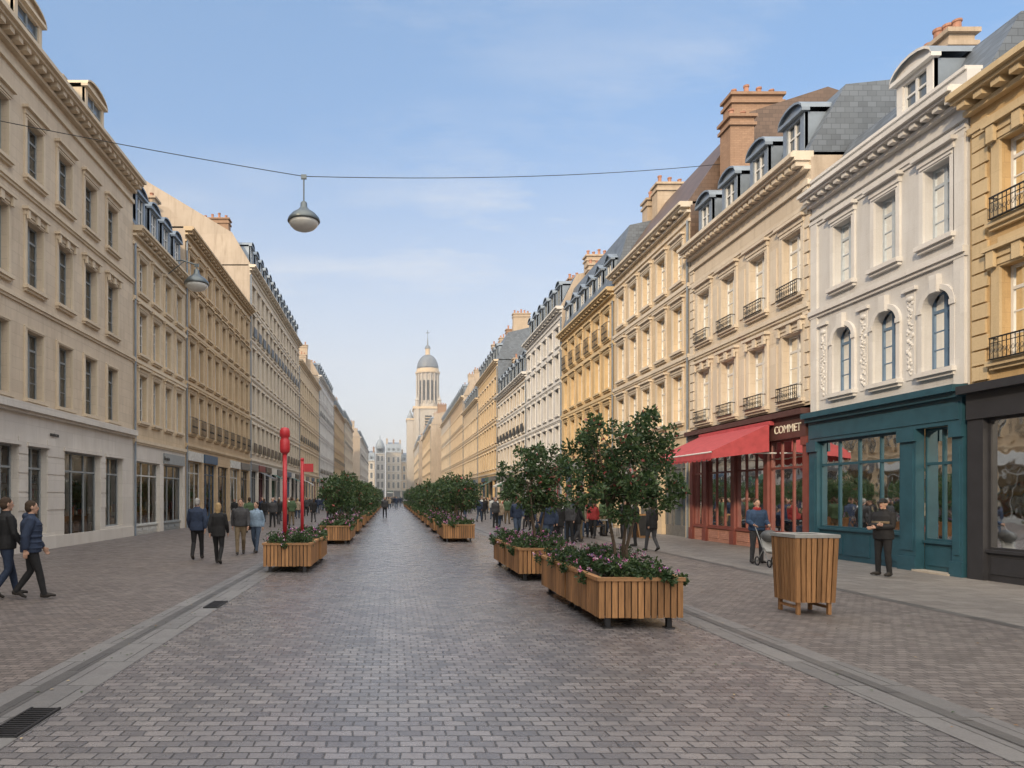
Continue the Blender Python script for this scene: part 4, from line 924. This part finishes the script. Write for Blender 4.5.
    if cap:
        ell(a,jac,hp_((0,-.01,.05)),(.085,.104,.085),16,Rz); tube(a,jac,[hp_((0,.06,.05)),hp_((0,.12,.045)),hp_((0,.155,.035))],[(.07,.012),(.065,.01),(.03,.006)],10)
        ell(a,hair,hp_((0,-.035,0)),(.078,.075,.07),12,Rz)
    else:
        ell(a,hair,hp_((0,-.018,.04)),(.082,.098,.092),16,Rz); ell(a,hair,hp_((0,-.045,-.01)),(.078,.072,.085),14,Rz)
        if hairlen: tube(a,hair,[hp_((0,-.05,.03)),hp_((0,-.07,-.06)),hp_((0,-.075,-.06-hairlen))],[(.082,.06),(.085,.05),(.06,.03)],12)
    if hood: ell(a,jac,(0,-.085,1.475+dz),(.11,.06,.065),12)
    if bag=='pack':
        tube(a,'bagc' if jac!='black' else 'dkgrey',[(0,-.19,.98),(0,-.22,1.03),(0,-.225,1.3),(0,-.18,1.40)],[(.11,.06),(.145,.085),(.14,.08),(.1,.05)],14)
    elif bag=='shoulder':
        tube(a,'bagc',[(.25,0,.78),(.26,0,.82),(.26,0,.98),(.255,0,1.02)],[(.05,.1),(.065,.15),(.06,.15),(.03,.12)],12)
        tube(a,'bagc',[(.25,.1,1.0),(.2,.06,1.40),(.16,0,1.475),(.2,-.09,1.38),(.25,-.1,1.0)],.011,6)
    k=H/1.75
    a.v=[(x*k,y*k,z*k) for x,y,z in a.v]
    src=a.mesh('src'); o=bpy.data.objects.new('src',src); COL.objects.link(o)
    md=o.modifiers.new('r','REMESH'); md.mode='VOXEL'; md.voxel_size=vox; md.use_smooth_shade=True
    sm=o.modifiers.new('s','SMOOTH'); sm.factor=.5; sm.iterations=1
    dg=bpy.context.evaluated_depsgraph_get(); dg.update(); me=bpy.data.meshes.new_from_object(o.evaluated_get(dg))
    bvh=BVHTree.FromPolygons(a.v,a.f)
    me.materials.clear()
    for mt in a.mats: me.materials.append(M[mt])
    idx=[]
    for p in me.polygons:
        r=bvh.find_nearest(p.center); idx.append(a.m[r[2]] if r[2] is not None else 0)
    me.polygons.foreach_set('material_index',idx); me.polygons.foreach_set('use_smooth',[True]*len(idx))
    bpy.data.objects.remove(o)
    e2=Acc()
    for s in (-1,1): ell(e2,'white_c',[c*k for c in hp_((s*.031,.086,.012))],(.0125,.008,.007),8,Rz); ell(e2,'eyec',[c*k for c in hp_((s*.031,.0925,.012))],(.006,.004,.006),8,Rz); ell(e2,hair,[c*k for c in hp_((s*.034,.091,.034))],(.016,.006,.004),8,Rz)
    me.name='body'; return me,e2.mesh('eyes_and_brows',True)
def put(mm,x,y,rot,name='pedestrian',z=.006):
    e=empty(name,(x,y,z)); e.rotation_euler=(0,0,rot)
    child(e,mm[0],'body',True); child(e,mm[1],'eyes_and_brows',True); return e
pi=math.pi
vx=.0095
put(body('walk','navy','black','hair_brown',0,1.76,vx,.20,.84,.035,hood=True,turn=.1),-6.45,12.2,-1.05)
put(body('walk','black','navy','hair_brown',0,1.82,vx,.2,.86,.01,bag='pack',ph=-1),-6.98,12.35,-.7)
put(body('walk','navy','black','hair_grey',0,1.78,vx,.2,.84,.02),-5.62,19.7,.08)
put(body('walk','black','black','hair_blond',.12,1.66,vx,.2,.80,.01,female=True,ph=-1),-4.68,18.4,.0)
put(body('walk','dkgrey','khaki','hair_brown',0,1.75,.011,.2,.9,.015,ph=1),-4.75,21.4,pi+.2)
put(body('walk','ltblue','denim','hair_brown',.08,1.66,.011,.18,.9,.01,female=True,bag='shoulder',ph=-1),-4.4,22.1,pi-.2)
put(body('fold','black','black','hair_grey',0,1.78,vx,.2,.84,.02,cap=True,turn=.15,badge='khaki'),11.3,15.7,pi/2+.35,'security_guard',.006)
put(body('push','blue','dkgrey','hair_brown',0,1.76,.011,.2,.9,.02,scarf='red_c'),9.95,18.62,pi-.1)
put(body('stand','dkgrey','denim','hair_brown',0,1.78,.012,.2,.9,.0),13.62,14.75,pi/2+.3,'shop_mannequin',.06)
T=[body('walk','navy','denim','hair_brown',0,1.76,.018,.22,.86,.015,fingers=False),
   body('walk','black','dkgrey','hair_brown',.1,1.66,.018,.2,.8,.01,female=True,ph=-1,fingers=False),
   body('walk','beige_c','denim','hair_blond',.1,1.67,.018,.2,.75,.01,female=True,fingers=False),
   body('stand','dkgrey','black','hair_grey',0,1.75,.018,.2,.88,.02,fingers=False),
   body('pocket','green_c','khaki','hair_brown',0,1.78,.018,.2,.88,.02,fingers=False),
   body('walk','red_c','black','hair_brown',.06,1.65,.018,.2,.88,.01,female=True,ph=-1,fingers=False),
   body('stand','white_c','denim','hair_brown',0,1.74,.018,.2,.92,.0,fingers=False)]
TS=[body('sit','navy','dkgrey','hair_brown',0,1.74,.018,fingers=False,puff=.01),body('sit','dkgrey','denim','hair_blond',.1,1.66,.018,fingers=False,female=True),body('sit','blue','black','hair_grey',0,1.74,.018,fingers=False)]
R=random.Random(11)
for i,(cx_,cy_,r) in enumerate(SEATS):
    if R.random()<.7: put(TS[i%3],cx_,cy_,r)
for X,Y,t,r in [(-.6,57,3,pi),(6.1,33,0,0),(7.1,36,1,.3),(8.0,34,0,2.5),(8.3,31,0,pi),(8.5,30,2,2.8),(8.9,25.0,3,1.2),(6.3,40,2,.2),(7.6,45,4,pi),(9.1,42,3,2),(7,52,1,0),(8.9,60,0,pi),(8,70,5,0),(9.8,40,6,1.5),(10.2,33,4,1.9),
                 (-7,40,3,pi),(-7.3,44,1,0),(-9.1,48,0,pi),(-7.6,55,2,0),(-7.8,62,3,pi),(-7.6,70,0,0),(-7.6,50,6,pi),(-8.2,85,1,0),(-2.1,90,1,pi),(.5,110,0,0),(-7.2,95,5,pi),(8.8,95,3,0),(8.7,85,4,pi),(-7.1,34,4,.3),(2.2,150,3,0),(-1,170,1,0),
                 (5.4,23.5,0,.2),(5.9,24.2,1,.1),(6.9,26.5,3,2.2),(7.3,26.9,1,-1.2),(7.8,28.2,4,1.2),(9.4,27.4,1,2.8),(6.4,28.8,2,pi),(5.6,30.5,0,pi),(9.9,29.3,3,1.0),(8.6,22.6,1,.3)]:
    put(T[t],X,Y,r)
for k in range(125):
    Y=R.uniform(27,95); X=R.uniform(4.4,12.2) if k%4 else R.uniform(-11,-4)
    if k%4==0: Y+=14
    t=R.choice([0,1,3,4,0,1,3,2,5,6]); put(T[t],X,Y,R.choice([0,pi])+R.uniform(-.6,.6))
for k in range(22):
    t=R.choice([0,1,3,4,2,5]); put(T[t],R.uniform(-1.2,1.7),R.uniform(95,240),R.choice([0,pi])+R.uniform(-.4,.4))
e=empty('pushchair',(9.9,17.8,0)); a=Acc(); ox,oy=9.92,17.85
for sx in (-.22,.22):
    for (yy,rr) in ((-.3,.09),(.28,.11)):
        n=16
        tube(a,'iron',[(ox+sx,oy+yy+rr*math.cos(t*2*pi/n),.006+rr+.012+rr*math.sin(t*2*pi/n)) for t in range(n+1)],.018,6); tube(a,'galv',[(ox+sx-.02,oy+yy,rr+.018),(ox+sx+.02,oy+yy,rr+.018)],.03,8)
    tube(a,'galv',[(ox+sx,oy-.3,.1),(ox+sx*.95,oy+.0,.45),(ox+sx*.9,oy+.42,1.02)],.013,6); tube(a,'galv',[(ox+sx,oy+.28,.12),(ox+sx,oy-.05,.5)],.013,6)
tube(a,'iron',[(ox-.2,oy+.42,1.02),(ox+.2,oy+.42,1.02)],.017,6); child(e,a.mesh('chassis'),'chassis'); a=Acc()
tube(a,'concrete',[(ox,oy-.3,.42),(ox,oy-.1,.40),(ox,oy+.1,.52),(ox,oy+.22,.82)],[(.19,.04),(.2,.06),(.2,.07),(.17,.05)],12); ell(a,'fas1',(ox,oy+.1,.80),(.2,.24,.16),14); child(e,a.mesh('seat_and_hood',True),'seat_and_hood')

# ================================================================== WORLD
SE=math.radians(24); az=math.radians(216)
w=bpy.data.worlds.new('World'); S.world=w; w.use_nodes=True; nt=w.node_tree; nt.nodes.clear()
out=nt.nodes.new('ShaderNodeOutputWorld'); bg=nt.nodes.new('ShaderNodeBackground'); sky=nt.nodes.new('ShaderNodeTexSky'); sky.sky_type='NISHITA'; sky.sun_disc=False
sky.sun_elevation=SE; sky.sun_rotation=az; sky.air_density=1.0; sky.dust_density=1.6; sky.ozone_density=1.2
tc=nt.nodes.new('ShaderNodeTexCoord'); sp=N(nt,'ShaderNodeSeparateXYZ'); L(nt,tc.outputs['Generated'],sp.inputs[0])
dn=N(nt,'ShaderNodeMath',operation='ADD'); L(nt,sp.outputs[2],dn.inputs[0]); dn.inputs[1].default_value=.18
dv=N(nt,'ShaderNodeMath',operation='MAXIMUM'); L(nt,dn.outputs[0],dv.inputs[0]); dv.inputs[1].default_value=.05
cx=N(nt,'ShaderNodeMath',operation='DIVIDE'); L(nt,sp.outputs[0],cx.inputs[0]); L(nt,dv.outputs[0],cx.inputs[1])
cy=N(nt,'ShaderNodeMath',operation='DIVIDE'); L(nt,sp.outputs[1],cy.inputs[0]); L(nt,dv.outputs[0],cy.inputs[1])
cb=N(nt,'ShaderNodeCombineXYZ'); L(nt,cx.outputs[0],cb.inputs[0]); L(nt,cy.outputs[0],cb.inputs[1])
n1=noise(nt,scalev(nt,cb.outputs[0],(.8,1.9,1)),1.3,8,.62); n2=noise(nt,scalev(nt,cb.outputs[0],(.5,.8,1)),1.1,3,.5)
mu=N(nt,'ShaderNodeMath',operation='MULTIPLY'); L(nt,mapr(nt,n1,.47,.72,0,.9),mu.inputs[0]); L(nt,mapr(nt,n2,.47,.6,0,1),mu.inputs[1])
sk=mixc(nt,1.0,sky.outputs[0],(1.25,1.28,1.35,1),'MULTIPLY')
base=mixc(nt,.5,sk,(2.3,3.8,6.1,1))
hz=mapr(nt,sp.outputs[2],0,.46,.97,0)
col=mixc(nt,hz,base,(5.7,5.5,5.3,1))
col=mixc(nt,mu.outputs[0],col,(5.7,5.75,5.9,1))
dt=N(nt,'ShaderNodeVectorMath',operation='DOT_PRODUCT'); L(nt,tc.outputs['Generated'],dt.inputs[0]); dt.inputs[1].default_value=Vector((-.05,-.55,.84)).normalized()
au=mapr(nt,dt.outputs['Value'],.32,1.0,0,1)
col=mixc(nt,au,col,(19,18,16.2,1))  # broad glow added to the sky out of view, to brighten the facades
L(nt,col,bg.inputs[0]); bg.inputs[1].default_value=.15; L(nt,bg.outputs[0],out.inputs[0])
sd=bpy.data.lights.new('sun','SUN'); sd.energy=3.1; sd.angle=math.radians(3); sd.color=(1,.78,.52); so=bpy.data.objects.new('sun',sd); COL.objects.link(so)
dirv=Vector((math.sin(az)*math.cos(SE),math.cos(az)*math.cos(SE),math.sin(SE))); so.rotation_euler=dirv.to_track_quat('Z','Y').to_euler(); so.location=(0,0,60)
cd=bpy.data.cameras.new('camera'); cd.lens=24; cd.sensor_width=36; cd.sensor_fit='HORIZONTAL'; cd.shift_x=120/1024; cd.shift_y=112/1024; cd.clip_end=6000; cd.clip_start=.05
co=bpy.data.objects.new('camera',cd); COL.objects.link(co); co.location=(0,0,H0); co.rotation_euler=(math.pi/2,0,0); S.camera=co
S.view_settings.view_transform='Standard'; S.view_settings.look='None'; S.view_settings.exposure=0
